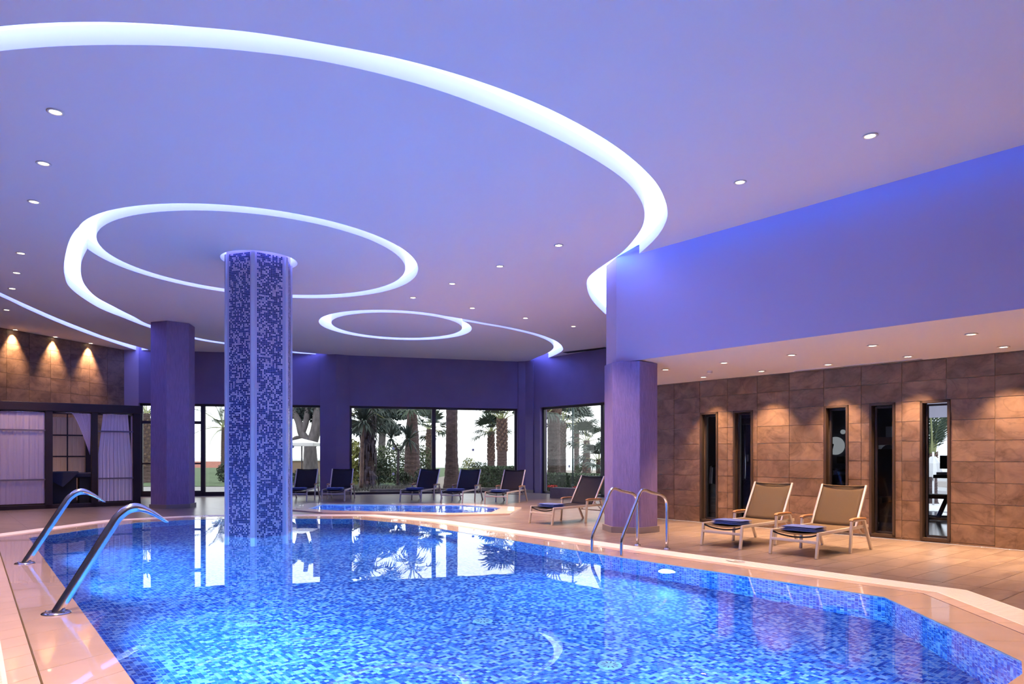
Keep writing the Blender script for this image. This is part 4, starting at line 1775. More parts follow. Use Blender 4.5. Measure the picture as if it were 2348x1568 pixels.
place_lounger(at(916, 1150.3), at(966, 1150.3), math.radians(74), 'dark lounger at the window wall beneath the window mullion', gf, 'folded blue towel on the lounger beneath the window mullion')
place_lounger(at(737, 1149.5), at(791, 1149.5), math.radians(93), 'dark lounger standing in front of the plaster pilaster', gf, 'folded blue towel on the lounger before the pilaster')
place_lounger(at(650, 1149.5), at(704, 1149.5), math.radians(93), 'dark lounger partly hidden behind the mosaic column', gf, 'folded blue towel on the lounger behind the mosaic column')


# ------------------------------------------------------------------ cabana with curtains and massage table
c0, c1 = at(0, 1170), at(320, 1157.6)
cdv = (c1 - c0)
CL = cdv.length
crz = math.atan2(cdv.y, cdv.x)
cab = thing('massage_cabana', (c0.x, c0.y, 0), crz, 'dark timber cabana frame with three curtained bays against the stone wall', 'cabana')


def sc(px):                                    # distance along the cabana front at column px
    return s_at(px, c0, c1)


CH, CD = 2.55, 1.35


def cbeam(name, a, b, w, h):
    m = MB()
    m.bar(a, b, w, h)
    return bevel(m.build(name, M['wood'], cab), 0.008)


posts = [(sc(0) - 0.09, 0.10), (sc(112), 0.15), (sc(216.5), 0.14), (sc(313), 0.17)]
for x, w in posts:
    m = MB()
    m.box((x - w / 2, -0.07, 0), (x + w / 2, 0.07, CH - 0.1))
    bevel(m.build('post', M['wood'], cab), 0.008)
for x in (posts[0][0], posts[1][0], posts[2][0], posts[3][0]):
    m = MB()
    m.box((x - 0.06, CD - 0.06, 0), (x + 0.06, CD + 0.06, CH - 0.1))
    bevel(m.build('post', M['wood'], cab), 0.008)
xe = sc(322)
cbeam('top_beam', (-0.25, 0, CH - 0.10), (xe + 0.04, 0, CH - 0.10), 0.18, 0.20)
cbeam('top_beam', (-0.25, CD, CH - 0.10), (xe + 0.04, CD, CH - 0.10), 0.12, 0.20)
cbeam('top_beam', (posts[0][0], 0, CH - 0.10), (posts[0][0], CD, CH - 0.10), 0.12, 0.20)
cbeam('top_beam', (posts[3][0], 0, CH - 0.10), (posts[3][0], CD, CH - 0.10), 0.12, 0.20)
cbeam('sill_beam', (-0.2, 0, 0.05), (xe, 0, 0.05), 0.14, 0.10)
cbeam('sill_beam', (-0.2, CD, 0.05), (xe, CD, 0.05), 0.12, 0.10)
m = MB()
m.box((-0.25, -0.11, CH), (xe + 0.06, CD + 0.1, CH + 0.015))
for (xa, xb) in ((posts[0][0] + .05, posts[1][0] - .075), (posts[1][0] + .075, posts[2][0] - .07), (posts[2][0] + .07, posts[3][0] - .085)):
    for z in (1.88, 0.70):
        b2 = MB()
        if (xa, xb)[0] != posts[1][0] + .075:
            b2.bar((xa, -0.062, z), (xb, -0.062, z), 0.014, 0.035)
            b2.build('curtain_bar', M['bar'] if 'bar' in M else M.setdefault('bar', plain('grey_bar', (0.16, 0.13, 0.20), 0.5)), cab)
    b2 = MB()
    b2.tube([(xa, -0.03, CH - 0.23), (xb, -0.03, CH - 0.23)], 0.010, 8)
    b2.build('curtain_rod', M['steel'], cab, True)
# rear lattice of the open bay
xa, xb = posts[1][0] + .075, posts[2][0] - .07
for z in (1.80, 1.25):
    b2 = MB()
    b2.bar((xa, CD - 0.075, z), (xb, CD - 0.075, z), 0.02, 0.035)
    b2.build('lattice_bar', M['wood'], cab)
b2 = MB()
b2.bar(((xa + xb) / 2, CD - 0.075, 0.1), ((xa + xb) / 2, CD - 0.075, CH - 0.2), 0.03, 0.02)
b2.build('lattice_bar', M['wood'], cab)


def curtain(x0, x1, y, z0, z1, label, mat, pinch=0.0, waves=9, amp=0.022, seed=1, edge=None):
    b = MB()
    nx, nz = 72, 26
    rnd = random.Random(seed)
    ph = [rnd.uniform(0, 6.28) for _ in range(4)]
    for j in range(nz + 1):
        v = j / nz                              # 0 at the top
        for i in range(nx + 1):
            u = i / nx
            L_, R_ = x0, x1
            if edge:
                L_, R_ = edge(v, x0, x1)
            x = L_ + (R_ - L_) * u
            fold = math.sin(u * waves * 6.283 + ph[0]) * 0.6 + 0.4 * math.sin(u * waves * 1.7 * 6.283 + ph[1] + v * 1.2)
            yy = y + amp * fold * (0.7 + 0.5 * math.sin(v * 5 + ph[2]) * 0.3)
            b.v.append((x, yy, z1 + (z0 - z1) * v))
    for j in range(nz):
        for i in range(nx):
            q = j * (nx + 1) + i
            b.f.append((q, q + 1, q + nx + 2, q + nx + 1))
            b.m.append(0)
    o = b.build('curtain', mat, None, True)
    o.location = (c0.x, c0.y, 0)
    o.rotation_euler = (0, 0, crz)
    tag(o, label, 'curtain', 'cabana curtains')
    return o


zt, zb = CH - 0.235, 0.13
curtain(posts[0][0] + .06, posts[1][0] - .085, -0.03, zb, zt, 'white voile curtain filling the cabana bay at the frame edge', M['curtain'], seed=1)
curtain(posts[2][0] + .08, posts[3][0] - .10, -0.03, zb, zt, 'white voile curtain in the cabana bay beside the column', M['curtain'], seed=2, amp=0.018,
        edge=lambda v, a, b: (a + 0.10 * max(0, 1 - v * 2.2), b - 0.10 * max(0, 1 - v * 1.6)))


def swag(v, a, b):
    return (a + (b - a) * (0.0 + 0.93 * min(1, v) ** 0.75), b - 0.02 * v)


curtain(posts[1][0] + .075 + 0.48 * (posts[2][0] - posts[1][0] - .145), posts[2][0] - .075, -0.03, zt - 1.02, zt, 'white curtain gathered aside in the open middle cabana bay', M['curtain'], seed=3, waves=7, edge=swag)
curtain(xa + 0.02, xb - 0.02, CD - 0.02, 0.15, zt - 0.05, 'cream curtain hanging behind the massage table', M['backcurtain'], seed=4)
# side hangings behind the closed bays
mt = thing('massage_table', (c0.x, c0.y, 0), crz, 'dark draped massage table inside the open cabana bay', 'table')
m = MB()
m.box((xa - 0.1, 0.30, 0.10), (xa + 0.52, 0.85, 0.72))
m.build('cabinet_base', M['black'], mt)
m = MB()
m.box((xa - 0.15, 0.25, 0.72), (xb + 0.1, 0.90, 0.84))
bevel(m.build('table_top', M['bedcloth'], mt), 0.03, 3)
m = MB()
m.box((xb - 0.22, 0.32, 0.02), (xb - 0.02, 0.82, 0.72))
m.build('table_leg', M['black'], mt)
m = MB()
pts = [(-0.05, 0), (0.60, 0)]
m.face([(xa - 0.02, 0.20, 0.86), (xa + 0.56, 0.20, 0.85), (xa + 0.22, 0.165, 0.50)])
m.face([(xa - 0.02, 0.20, 0.86), (xa + 0.56, 0.20, 0.85), (xa + 0.60, 0.85, 0.865), (xa - 0.05, 0.85, 0.865)])
m.face([(xa - 0.02, 0.20, 0.86), (xa + 0.22, 0.165, 0.50), (xa - 0.05, 0.19, 0.68)])
o = m.build('draped_towel', M['bedcloth'])
md = o.modifiers.new('thick', 'SOLIDIFY')
md.thickness = 0.012
md.offset = 1
o.location = (c0.x, c0.y, 0.0)
o.rotation_euler = (0, 0, crz)
tag(o, 'navy towel draped over the corner of the massage table', 'towel')

#EXTERIOR
# ------------------------------------------------------------------ gym behind the slit windows
M['gymwall'] = plain('gym_wall', (0.075, 0.075, 0.10), 0.7)
M['gymfloor'] = plain('gym_floor', (0.30, 0.33, 0.40), 0.12, var=0.12, vscale=3, stretch=(1, 8, 1))
M['gympanel'] = plain('gym_panel', (0.55, 0.55, 0.58), 0.6)
M['shroud'] = plain('machine_shroud', (0.26, 0.17, 0.16), 0.45)
NG = 17.5
g_poly = [W_SE + T * 0.25 + D2 * 0.28, W_R + D2 * 0.3, nt(NG, -13.4), nt(NG, -3.2), nt(NW + 0.28, -3.2)]
b = MB()
b.face([(p.x, p.y, 0.0) for p in g_poly])
tag(b.build('floor_gym', M['gymfloor']), 'glossy gym floor seen through the slit windows', None, None, 'structure')
b = MB()
b.face([(p.x, p.y, 2.80) for p in g_poly])
tag(b.build('ceiling_gym', M['gymwall']), 'dark gym ceiling', None, None, 'structure')
b = MB()
ga, gb = nt(NG, -13.4), nt(NG, -3.2)
wall_panel(b, ga, gb, 0, 2.8, [(13.4 - 6.75, 13.4 - 4.6, 0.0, 2.66)], 0.2, D2)
tag(b.build('wall_gym_back', M['gymwall']), 'dark gym wall opening to a bright terrace', None, None, 'structure')
b = MB()
wall_panel(b, nt(NG, -3.2), nt(NW + 0.28, -3.2), 0, 2.8, (), 0.2, T)
wall_panel(b, W_R, nt(NG, -13.4), 0, 2.8, (), 0.2, -T)
tag(b.build('wall_gym_side', M['gymwall']), 'dark gym side walls', None, None, 'structure')
w = thing('window_9', label='terrace opening of the gym in a dark frame', kind='structure')
for (p, q) in ((nt(NG + .1, -6.75, 0), nt(NG + .1, -6.75, 2.66)), (nt(NG + .1, -4.6, 0), nt(NG + .1, -4.6, 2.66)), (nt(NG + .1, -6.75, 2.64), nt(NG + .1, -4.6, 2.64))):
    b = MB()
    b.bar(p, q, 0.06, 0.06)
    b.build('frame_bar', M['frame'], w)

b = MB()
for k in range(24):
    t0_, t1_ = -6.72 + 2.09 * k / 24, -6.72 + 2.09 * (k + 1) / 24
    o0, o1 = 0.05 + 0.012 * math.sin(k * 0.9), 0.05 + 0.012 * math.sin((k + 1) * 0.9)
    b.face([nt(NG + o0, t0_, 2.14), nt(NG + o1, t1_, 2.14), nt(NG + o1, t1_, 2.62), nt(NG + o0, t0_, 2.62)])
o = b.build('lintel_sheet', M['lilacsheet'] if 'lilacsheet' in M else M.setdefault('lilacsheet', cloth('lilac_sheet', (0.50, 0.47, 0.58), 0.5)))  # added translucent sheet that puts a pale glow above the opening
tag(o, 'added translucent blind over the terrace opening in the brightest slit', 'glow_sheet')


def gym_pt(px, py, n):
    u = (px - CX) / F
    d = n / (D2.x * u + D2.y)
    return Vector((u * d, d, H + (YH - py) * d / F))


# pale discs on the far gym wall
for (px, py, rp, lb) in ((1915, 1022, 20.5, 'large pale disc on the dark gym wall behind the third slit'), (1932, 990, 5.2, 'small pale disc above the large one on the gym wall')):
    p = gym_pt(px, py, NG - 0.06)
    r = rp * p.y / F
    t = thing('wall_disc', p, ANG, lb, 'wall disc', 'pale discs on the gym wall')
    b = MB()
    n_ = 40
    fr_ = [(0.0, r * math.cos(2 * math.pi * k / n_), r * math.sin(2 * math.pi * k / n_)) for k in range(n_)]
    bk_ = [(0.04, y, z) for (_, y, z) in fr_]
    b.face(fr_)
    for k in range(n_):
        b.face([fr_[k], fr_[(k + 1) % n_], bk_[(k + 1) % n_], bk_[k]])
    b.build('disc', M['glowdisc'] if 'glowdisc' in M else M.setdefault('glowdisc', emit('glow_disc', (0.62, 0.64, 0.62), 0.42)), t)  # discs glow by themselves so they read pale in the dim gym
p = gym_pt(2039, 996, NG - 0.06)
b = MB()
b.box((-0.02, -0.07, -0.19), (0.02, 0.07, 0.19))
o = b.build('notice_panel', M['gympanel'])
o.location = p
o.rotation_euler = (0, 0, ANG)
tag(o, 'pale upright panel on the gym wall behind the fourth slit', 'panel')


def machine(name, px, n, label, cat, builder):
    u = (px - CX) / F
    d = n / (D2.x * u + D2.y)
    t = thing(name, (u * d, d, 0), ANG, label, cat)
    builder(t)
    return t


def part(t, name, mat, fn, smooth=False):
    b = MB()
    fn(b)
    return b.build(name, mat, t, smooth)


def b_bench(t):
    part(t, 'pad', M['black'], lambda b: b.box((-0.16, -0.62, 0.44), (0.16, 0.30, 0.52)))
    part(t, 'leg', M['black'], lambda b: b.bar((0, -0.18, 0.46), (0, -0.02, 0.05), 0.05, 0.07))
    part(t, 'leg', M['black'], lambda b: b.bar((0, -0.42, 0.46), (0, -0.55, 0.05), 0.05, 0.07))
    part(t, 'base_bar', M['black'], lambda b: b.bar((0, -0.75, 0.04), (0, 0.75, 0.04), 0.06, 0.05))
    part(t, 'base_bar', M['black'], lambda b: b.bar((0.5, -0.75, 0.04), (0.5, 0.75, 0.04), 0.06, 0.05))
    part(t, 'brace', M['black'], lambda b: b.bar((0, -0.50, 0.12), (0.5, 0.15, 0.05), 0.03, 0.03))


machine('weight_bench', 2148, 15.2, 'black flat bench silhouetted in the brightest slit window', 'bench', b_bench)


def b_rower(t):
    part(t, 'console', M['black'], lambda b: b.box((-0.15, -0.35, 1.0), (0.15, 0.05, 1.28)))
    part(t, 'deck', M['black'], lambda b: b.box((-0.2, -0.4, 0.80), (0.2, 0.16, 0.87)))
    part(t, 'tray', M['gympanel'], lambda b: b.box((-0.2, -0.35, 0.875), (0.2, 0.10, 0.925)))
    part(t, 'upright', M['black'], lambda b: b.bar((0, -0.3, 0), (0, -0.3, 1.0), 0.08, 0.08))


machine('exercise_console', 2167, 16.6, 'black console with a pale tray beside the terrace opening', 'gym machine', b_rower)


def b_elliptical(t):
    for s in (-1, 1):
        part(t, 'handle_arm', M['black'], lambda b, s=s: b.tube(arc_pts([(0.1, s * 0.22, 0.35), (0.05, s * 0.22, 0.9), (-0.05, s * 0.22, 1.25), (0.02, s * 0.20, 1.52)], 5), 0.028, 8), True)
        part(t, 'pedal_bar', M['black'], lambda b, s=s: b.bar((-0.5, s * 0.16, 0.35), (0.5, s * 0.16, 0.62), 0.05, 0.06))
        part(t, 'pedal', M['black'], lambda b, s=s: b.box((-0.35, s * 0.16 - 0.08, 0.42), (0.05, s * 0.16 + 0.08, 0.46)))
    part(t, 'flywheel_cover', M['black'], lambda b: b.lathe([(0.0, 0.2), (0.30, 0.2), (0.34, 0.5), (0.28, 0.85), (0.0, 0.9)], 20), True)
    part(t, 'console', M['black'], lambda b: b.box((-0.05, -0.08, 1.12), (0.03, 0.08, 1.26)))
    part(t, 'handlebar', M['black'], lambda b: b.tube([(-0.1, -0.35, 1.02), (-0.02, 0, 0.96), (-0.1, 0.35, 1.02)], 0.025, 8), True)
    part(t, 'base_rail', M['black'], lambda b: b.bar((-0.7, 0, 0.06), (0.6, 0, 0.06), 0.1, 0.08))
    part(t, 'foot_bar', M['black'], lambda b: b.bar((-0.65, -0.3, 0.04), (-0.65, 0.3, 0.04), 0.06, 0.06))
    part(t, 'mast', M['gympanel'], lambda b: b.bar((0.1, -0.1, 0.8), (-0.02, -0.1, 1.45), 0.03, 0.03))


machine('elliptical_trainer', 1930, 14.6, 'black elliptical trainer behind the third slit window', 'gym machine', b_elliptical)


def b_arch(t):
    def arch(b):
        prof = []
        W_, Hh, r = 0.36, 1.62, 0.24
        pts_ = [(-W_, 0.0)] + [(-W_ + r - r * math.cos(a), Hh - r + r * math.sin(a)) for a in np.linspace(0, math.pi / 2, 7)]
        pts_ += [(W_ - r + r * math.sin(a), Hh - r + r * math.cos(a)) for a in np.linspace(0, math.pi / 2, 7)] + [(W_, 0.0)]
        wI = [(x * (0.62 if abs(x) > 0.1 else 1.0), z - (0.14 if z > 0.3 else 0)) for x, z in pts_]
        for i in range(len(pts_) - 1):
            (y0, z0), (y1, z1) = pts_[i], pts_[i + 1]
            (v0, w0), (v1, w1) = wI[i], wI[i + 1]
            for x in (-0.16, 0.16):
                b.face([(x, y0, z0), (x, y1, z1), (x, v1, w1), (x, v0, w0)])
            b.face([(-0.16, y0, z0), (0.16, y0, z0), (0.16, y1, z1), (-0.16, y1, z1)])
            b.face([(-0.16, v0, w0), (0.16, v0, w0), (0.16, v1, w1), (-0.16, v1, w1)])
    part(t, 'arched_shroud', M['shroud'], arch)
    part(t, 'weight_stack', M['black'], lambda b: b.box((-0.10, -0.2, 0.05), (0.10, 0.2, 1.40)))
    part(t, 'seat_pad', M['black'], lambda b: b.box((-0.75, -0.2, 0.45), (-0.35, 0.2, 0.55)))
    part(t, 'seat_post', M['black'], lambda b: b.bar((-0.55, 0, 0), (-0.55, 0, 0.46), 0.08, 0.08))
    part(t, 'handle', M['black'], lambda b: b.tube(arc_pts([(-0.3, 0.45, 0.55), (-0.4, 0.52, 0.95), (-0.35, 0.40, 1.02), (-0.3, 0.25, 1.0)], 4), 0.025, 8), True)


machine('weight_machine', 2036, 13.6, 'brown gym machine with a rounded arch behind the fourth slit window', 'gym machine', b_arch)


def b_cable(t):
    for y in (-0.25, 0.0, 0.22):
        part(t, 'guide_rod', M['steel'], lambda b, y=y: b.tube([(0, y, 0.05), (0, y, 2.0)], 0.018, 8), True)
    part(t, 'top_bar', M['black'], lambda b: b.box((-0.08, -0.35, 1.95), (0.08, 0.35, 2.08)))
    part(t, 'base', M['black'], lambda b: b.box((-0.3, -0.4, 0.0), (0.3, 0.4, 0.06)))
    part(t, 'weight_stack', M['black'], lambda b: b.box((-0.08, -0.22, 0.06), (0.08, 0.2, 0.75)))
    part(t, 'side_panel', M['teak'], lambda b: b.box((-0.03, 0.30, 0.0), (0.03, 0.50, 1.9)))
    part(t, 'grip', M['gympanel'], lambda b: b.tube([(-0.05, -0.1, 1.15), (-0.05, -0.1, 1.30)], 0.02, 8), True)


machine('cable_tower', 1708, 13.6, 'tall cable machine with steel guide rods behind the second slit window', 'gym machine', b_cable)


def b_bike(t):
    part(t, 'wheel_cover', M['black'], lambda b: b.tube([(0, -0.06, 0.35), (0, 0.06, 0.35)], 0.3, 20))
    part(t, 'seat', M['black'], lambda b: b.box((-0.5, -0.1, 0.85), (-0.25, 0.1, 0.92)))
    part(t, 'seat_post', M['gympanel'], lambda b: b.bar((-0.25, 0, 0.2), (-0.38, 0, 0.86), 0.05, 0.05))
    part(t, 'handlebar', M['black'], lambda b: b.tube([(0.1, -0.22, 1.1), (0.05, 0, 1.02), (0.1, 0.22, 1.1)], 0.02, 8), True)
    part(t, 'stem', M['gympanel'], lambda b: b.bar((0.0, 0, 0.4), (0.06, 0, 1.04), 0.05, 0.05))
    part(t, 'base', M['black'], lambda b: b.bar((-0.6, 0, 0.04), (0.4, 0, 0.04), 0.1, 0.06))


machine('exercise_bike', 1628, 13.4, 'dim exercise bike behind the slit window nearest the column', 'gym machine', b_bike)

# ------------------------------------------------------------------ garden outside
M['lawn'] = plain('lawn', (0.045, 0.085, 0.0275), 0.9, var=0.35, vscale=3, bump=0.5, bscale=30)
M['paving'] = plain('paving', (0.21, 0.2, 0.21), 0.7, var=0.1, vscale=2)
M['gravel'] = plain('gravel', (0.25, 0.22, 0.2), 0.9, var=0.35, vscale=40, bump=0.5, bscale=60)
M['sea'] = plain('hazy_sea', (0.62, 0.70, 0.74), 0.6)
M['rooftile'] = plain('red_roof', (0.25, 0.08, 0.055), 0.8, var=0.2, vscale=5)
M['trunk'] = plain('palm_trunk', (0.085, 0.055, 0.055), 0.9, var=0.45, vscale=7, bump=0.9, bscale=18, stretch=(1, 1, 3.5))
M['boot'] = plain('palm_boot', (0.2, 0.13, 0.105), 0.9, var=0.4, vscale=8)
M['skirt'] = plain('dry_frond_skirt', (0.1, 0.08, 0.11), 0.9, var=0.4, vscale=12, stretch=(1, 1, 0.25))
M['frond'] = plain('palm_frond', (0.0425, 0.0675, 0.0425), 0.6, var=0.35, vscale=3)
M['frond2'] = plain('grey_frond', (0.065, 0.09, 0.075), 0.6, var=0.35, vscale=3)
M['petiole'] = plain('petiole', (0.30, 0.32, 0.14), 0.6)
M['bark'] = plain('pine_bark', (0.11, 0.095, 0.105), 0.9, var=0.4, vscale=6, bump=1.0, bscale=14, stretch=(1, 1, 0.4))
M['leafdark'] = plain('dark_leaf', (0.0175, 0.0375, 0.0175), 0.6, var=0.5, vscale=2.5)
M['leafmid'] = plain('mid_leaf', (0.05, 0.075, 0.03), 0.6, var=0.45, vscale=2.5)
M['leafblue'] = plain('pine_needles', (0.05, 0.07, 0.075), 0.7, var=0.4, vscale=2.5)
M['agave'] = plain('yellow_leaf', (0.2, 0.21, 0.05), 0.6, var=0.3, vscale=3)
M['grey_grass'] = plain('grey_groundcover', (0.15, 0.15, 0.135), 0.8, var=0.4, vscale=5)
M['red'] = plain('red_petals', (0.75, 0.05, 0.06), 0.6)
M['greenpole'] = plain('green_pole', (0.015, 0.05, 0.05), 0.5)
M['canvas'] = plain('white_canvas', (0.80, 0.80, 0.80), 0.9)
M['kerb'] = plain('kerb_stone', (0.17, 0.15, 0.16), 0.8, var=0.15, vscale=6)
M['render_wall'] = plain('render_wall', (0.24, 0.165, 0.125), 0.9, var=0.1, vscale=2)
M['whitewall'] = plain('white_wall', (0.82, 0.82, 0.82), 0.8)
GZ = -0.06

b = MB()
b.face([(-60, 22.0, GZ - 0.02), (60, 22.0, GZ - 0.02), (60, 36, GZ - 0.02), (-60, 36, GZ - 0.02)])
o = b.build('ground_paving', M['paving'])
tag(o, 'pale paved ground outside the windows', None, None, 'structure')
b = MB()
b.face([(-60, 30.0, GZ), (-3.0, 30.0, GZ), (-3.0, 72, GZ), (-60, 72, GZ)])
tag(b.build('ground_lawn', M['lawn']), 'green lawn beyond the garden door', None, None, 'structure')
b = MB()
b.face([(-5.0, 24.6, GZ + 0.01), (1.2, 26.2, GZ + 0.01), (3.5, 27, GZ + 0.01), (8, 23, GZ + 0.01), (30, 36, GZ + 0.01), (30, 60, GZ + 0.01), (-3.0, 60, GZ + 0.01), (-5, 32, GZ + 0.01)])
tag(b.build('ground_gravel', M['gravel']), 'gravel planting bed under the palms', None, None, 'structure')
b = MB()
b.face([(-1500, 78, -9), (1500, 78, -9), (1500, 2600, -9), (-1500, 2600, -9)])
tag(b.build('sea', M['sea']), 'pale hazy sea', None, None, 'structure')
# kerb between paving and bed
b = MB()
b.bar((-5.0, 24.5, 0.0), (1.2, 26.1, 0.0), 0.18, 0.16)
o = b.build('garden_kerb', M['kerb'])
tag(o, 'low stone kerb edging the gravel bed outside the wide window', 'kerb')
kp0, kp1 = at(1268, 1131, 0.12), at(1345, 1134, 0.12)
b = MB()
b.bar(kp0, kp1, 0.35, 0.36)
o = b.build('stone_bench', M['kerb'])
tag(o, 'low grey stone bench in front of the hedge', 'bench')
# red-roofed building beyond the lawn
t = thing('house', at_depth(475, 1062, 76).xy.to_3d(), 0, 'distant low house with a red tiled roof beyond the lawn', 'house')
t.location.z = -1.2
part(t, 'wall', M['whitewall'], lambda b: b.box((-7, -3, 0), (7, 3, 1.0)))
part(t, 'roof', M['rooftile'], lambda b: b.add([(-7.5, -3.5, 1.0), (7.5, -3.5, 1.0), (7.5, 3.5, 1.0), (-7.5, 3.5, 1.0), (-6.5, 0, 1.75), (6.5, 0, 1.75)], [(0, 1, 5, 4), (2, 3, 4, 5), (1, 2, 5), (3, 0, 4)]))
t = thing('garden_hut', (at_depth(694, 1060, 46).x, 46, GZ), 0, 'low brown building behind the white parasol', 'house')
part(t, 'wall', M['render_wall'], lambda b: b.box((-1.2, -0.8, 0), (0.95, 0.8, 0.95)))
part(t, 'roof', M['whitewall'], lambda b: b.box((-1.3, -0.9, 0.95), (1.05, 0.9, 1.05)))


# ---- palms
def fan_frond(seed, nl=17, droop=0.35):
    rnd = random.Random(seed)
    b = MB()
    b.tube([(0, 0, 0), (0.25, 0, 0.03), (0.5, 0, 0.0)], [0.020, 0.016, 0.010], 5)
    for i in range(len(b.f)):
        b.m[i] = 1
    for k in range(nl):
        a = math.radians(-78 + 156 * k / (nl - 1))
        L = (0.50 + 0.10 * math.cos(a)) * rnd.uniform(0.85, 1.05)
        d = Vector((math.cos(a), math.sin(a), 0.12 * math.sin(k * 2.1)))
        w = Vector((-math.sin(a), math.cos(a), 0)) * 0.042
        o_ = Vector((0.5, 0, 0))
        m_ = o_ + d * L * 0.55
        e_ = o_ + d * L - ZU * droop * L * rnd.uniform(0.5, 1.2)
        q_ = o_ + d * L * 0.82 - ZU * droop * L * 0.25
        b.add([o_, m_ + w, q_ + w * .5, e_, q_ - w * .5, m_ - w], [(0, 1, 2, 4, 5), (2, 3, 4)], 0)
    return b


def feather_frond(seed, nl=22):
    rnd = random.Random(seed)
    b = MB()
    sp = [Vector((0.02 + 1.0 * t, 0, 0.22 * t - 0.42 * t * t)) for t in [i / 10 for i in range(11)]]
    b.tube(sp, [0.018 - 0.0014 * i for i in range(11)], 5)
    for i in range(len(b.f)):
        b.m[i] = 1
    for k in range(nl):
        t = 0.12 + 0.86 * k / (nl - 1)
        p = Vector((0.02 + t, 0, 0.22 * t - 0.42 * t * t))
        L = 0.26 * (0.55 + 0.9 * math.sin(math.pi * min(1, t * 0.95)))
        for s in (-1, 1):
            d = Vector((0.62, s * 0.85, 0.12)).normalized()
            e_ = p + d * L - ZU * 0.06 * rnd.uniform(0.3, 1.3)
            w = Vector((0.014, 0, 0))
            m_ = p + d * L * 0.5
            b.add([p, m_ + w, e_, m_ - w], [(0, 1, 2, 3)], 0)
    return b


FAN = [fan_frond(s).build('frond', [M['frond'], M['petiole']], mesh_only=True) for s in (1, 2, 3)]
FANG = [fan_frond(s, 19, 0.5).build('frond', [M['frond2'], M['petiole']], mesh_only=True) for s in (4, 5)]
FEA = [feather_frond(s).build('frond', [M['frond'], M['petiole']], mesh_only=True) for s in (1, 2)]


def palm(px, depth, r0, r1, zc, label, fronds=14, flen=1.3, boots=(0, 0), meshes=FAN, up=0.3, seed=0, skirt=None, trunk_prof=None, base_z=GZ, name='palm_tree', spread=1.0):
    rnd = random.Random(seed + 100)
    t = thing(name, ((px - CX) / F * depth, depth, base_z), rnd.uniform(0, 6.28), label, 'palm tree', 'palms in the garden')
    hgt = zc - base_z
    prof = trunk_prof or [(r0 * 1.35, 0), (r0 * 1.1, 0.06), (r0, 0.2), (r0 * 0.98, 0.5), (r1, 1.0)]
    b = MB()
    rows_ = 40
    for i in range(rows_ + 1):
        v = i / rows_
        for k in range(len(prof) - 1):
            if prof[k][1] <= v <= prof[k + 1][1]:
                f_ = (v - prof[k][1]) / (prof[k + 1][1] - prof[k][1] + 1e-9)
                r = prof[k][0] + (prof[k + 1][0] - prof[k][0]) * f_
                break
        for s in range(14):
            a = 2 * math.pi * s / 14
            rr = r * (1 + 0.05 * (i % 2) + 0.05 * noise.noise(Vector((math.cos(a) * 2, math.sin(a) * 2, v * 14 + seed))))
            b.v.append((rr * math.cos(a), rr * math.sin(a), v * hgt))
    for i in range(rows_):
        for s in range(14):
            s2 = (s + 1) % 14
            b.f.append((i * 14 + s, i * 14 + s2, (i + 1) * 14 + s2, (i + 1) * 14 + s))
            b.m.append(0)
    b.build('trunk', M['trunk'], t)
    if boots[1] > boots[0]:
        b = MB()
        nb = 90
        for k in range(nb):
            v = boots[0] + (boots[1] - boots[0]) * k / nb
            a = k * 2.39996
            r = (r0 + (r1 - r0) * v) * 0.95
            c, s = math.cos(a), math.sin(a)
            p = Vector((r * c, r * s, v * hgt))
            o_ = Vector((c, s, 0))
            sd = Vector((-s, c, 0)) * r * 0.32
            e_ = p + o_ * r * 0.42 + ZU * r * 0.75
            m_ = p + o_ * r * 0.26 + ZU * r * 0.30
            b.add([p + sd, p - sd, m_ - sd * .9, m_ + sd * .9, e_ - sd * .5, e_ + sd * .5, p + ZU * r * .5],
                  [(0, 1, 2, 3), (3, 2, 4, 5), (0, 3, 5, 6), (1, 6, 4, 2), (5, 4, 6)])
        o = b.build('leaf_base', M['boot'], t)
        o['kind'] = 'stuff'
    if skirt:
        b = MB()
        for k in range(260):
            a = rnd.uniform(0, 6.28)
            z1 = rnd.uniform(skirt[0], skirt[1]) * hgt
            r = r0 * rnd.uniform(1.05, 1.5)
            L = rnd.uniform(0.35, 0.8)
            c, s = math.cos(a), math.sin(a)
            sd = Vector((-s, c, 0)) * 0.045
            p = Vector((r0 * c * .9, r0 * s * .9, z1))
            m_ = Vector((r * c, r * s, z1 - L * 0.3))
            e_ = Vector((r * 0.95 * c, r * 0.95 * s, max(0.02, z1 - L)))
            b.add([p + sd, p - sd, m_ - sd, m_ + sd, e_], [(0, 1, 2, 3), (3, 2, 4)])
        o = b.build('dry_skirt', M['skirt'], t)
        o['kind'] = 'stuff'
    for k in range(fronds):
        v = (k + 0.5) / fronds
        el = math.radians(82 - 110 * v * spread) + up * 0.3 + rnd.uniform(-.12, .12)
        az = k * 2.39996 + rnd.uniform(-.2, .2)
        f = link('frond', meshes[k % len(meshes)], t, (0.05 * math.cos(az), 0.05 * math.sin(az), hgt - 0.12 * v))
        f.rotation_euler = (rnd.uniform(-.3, .3), -el, az)
        L = flen * rnd.uniform(0.85, 1.12)
        f.scale = (L, L, L)
    return t


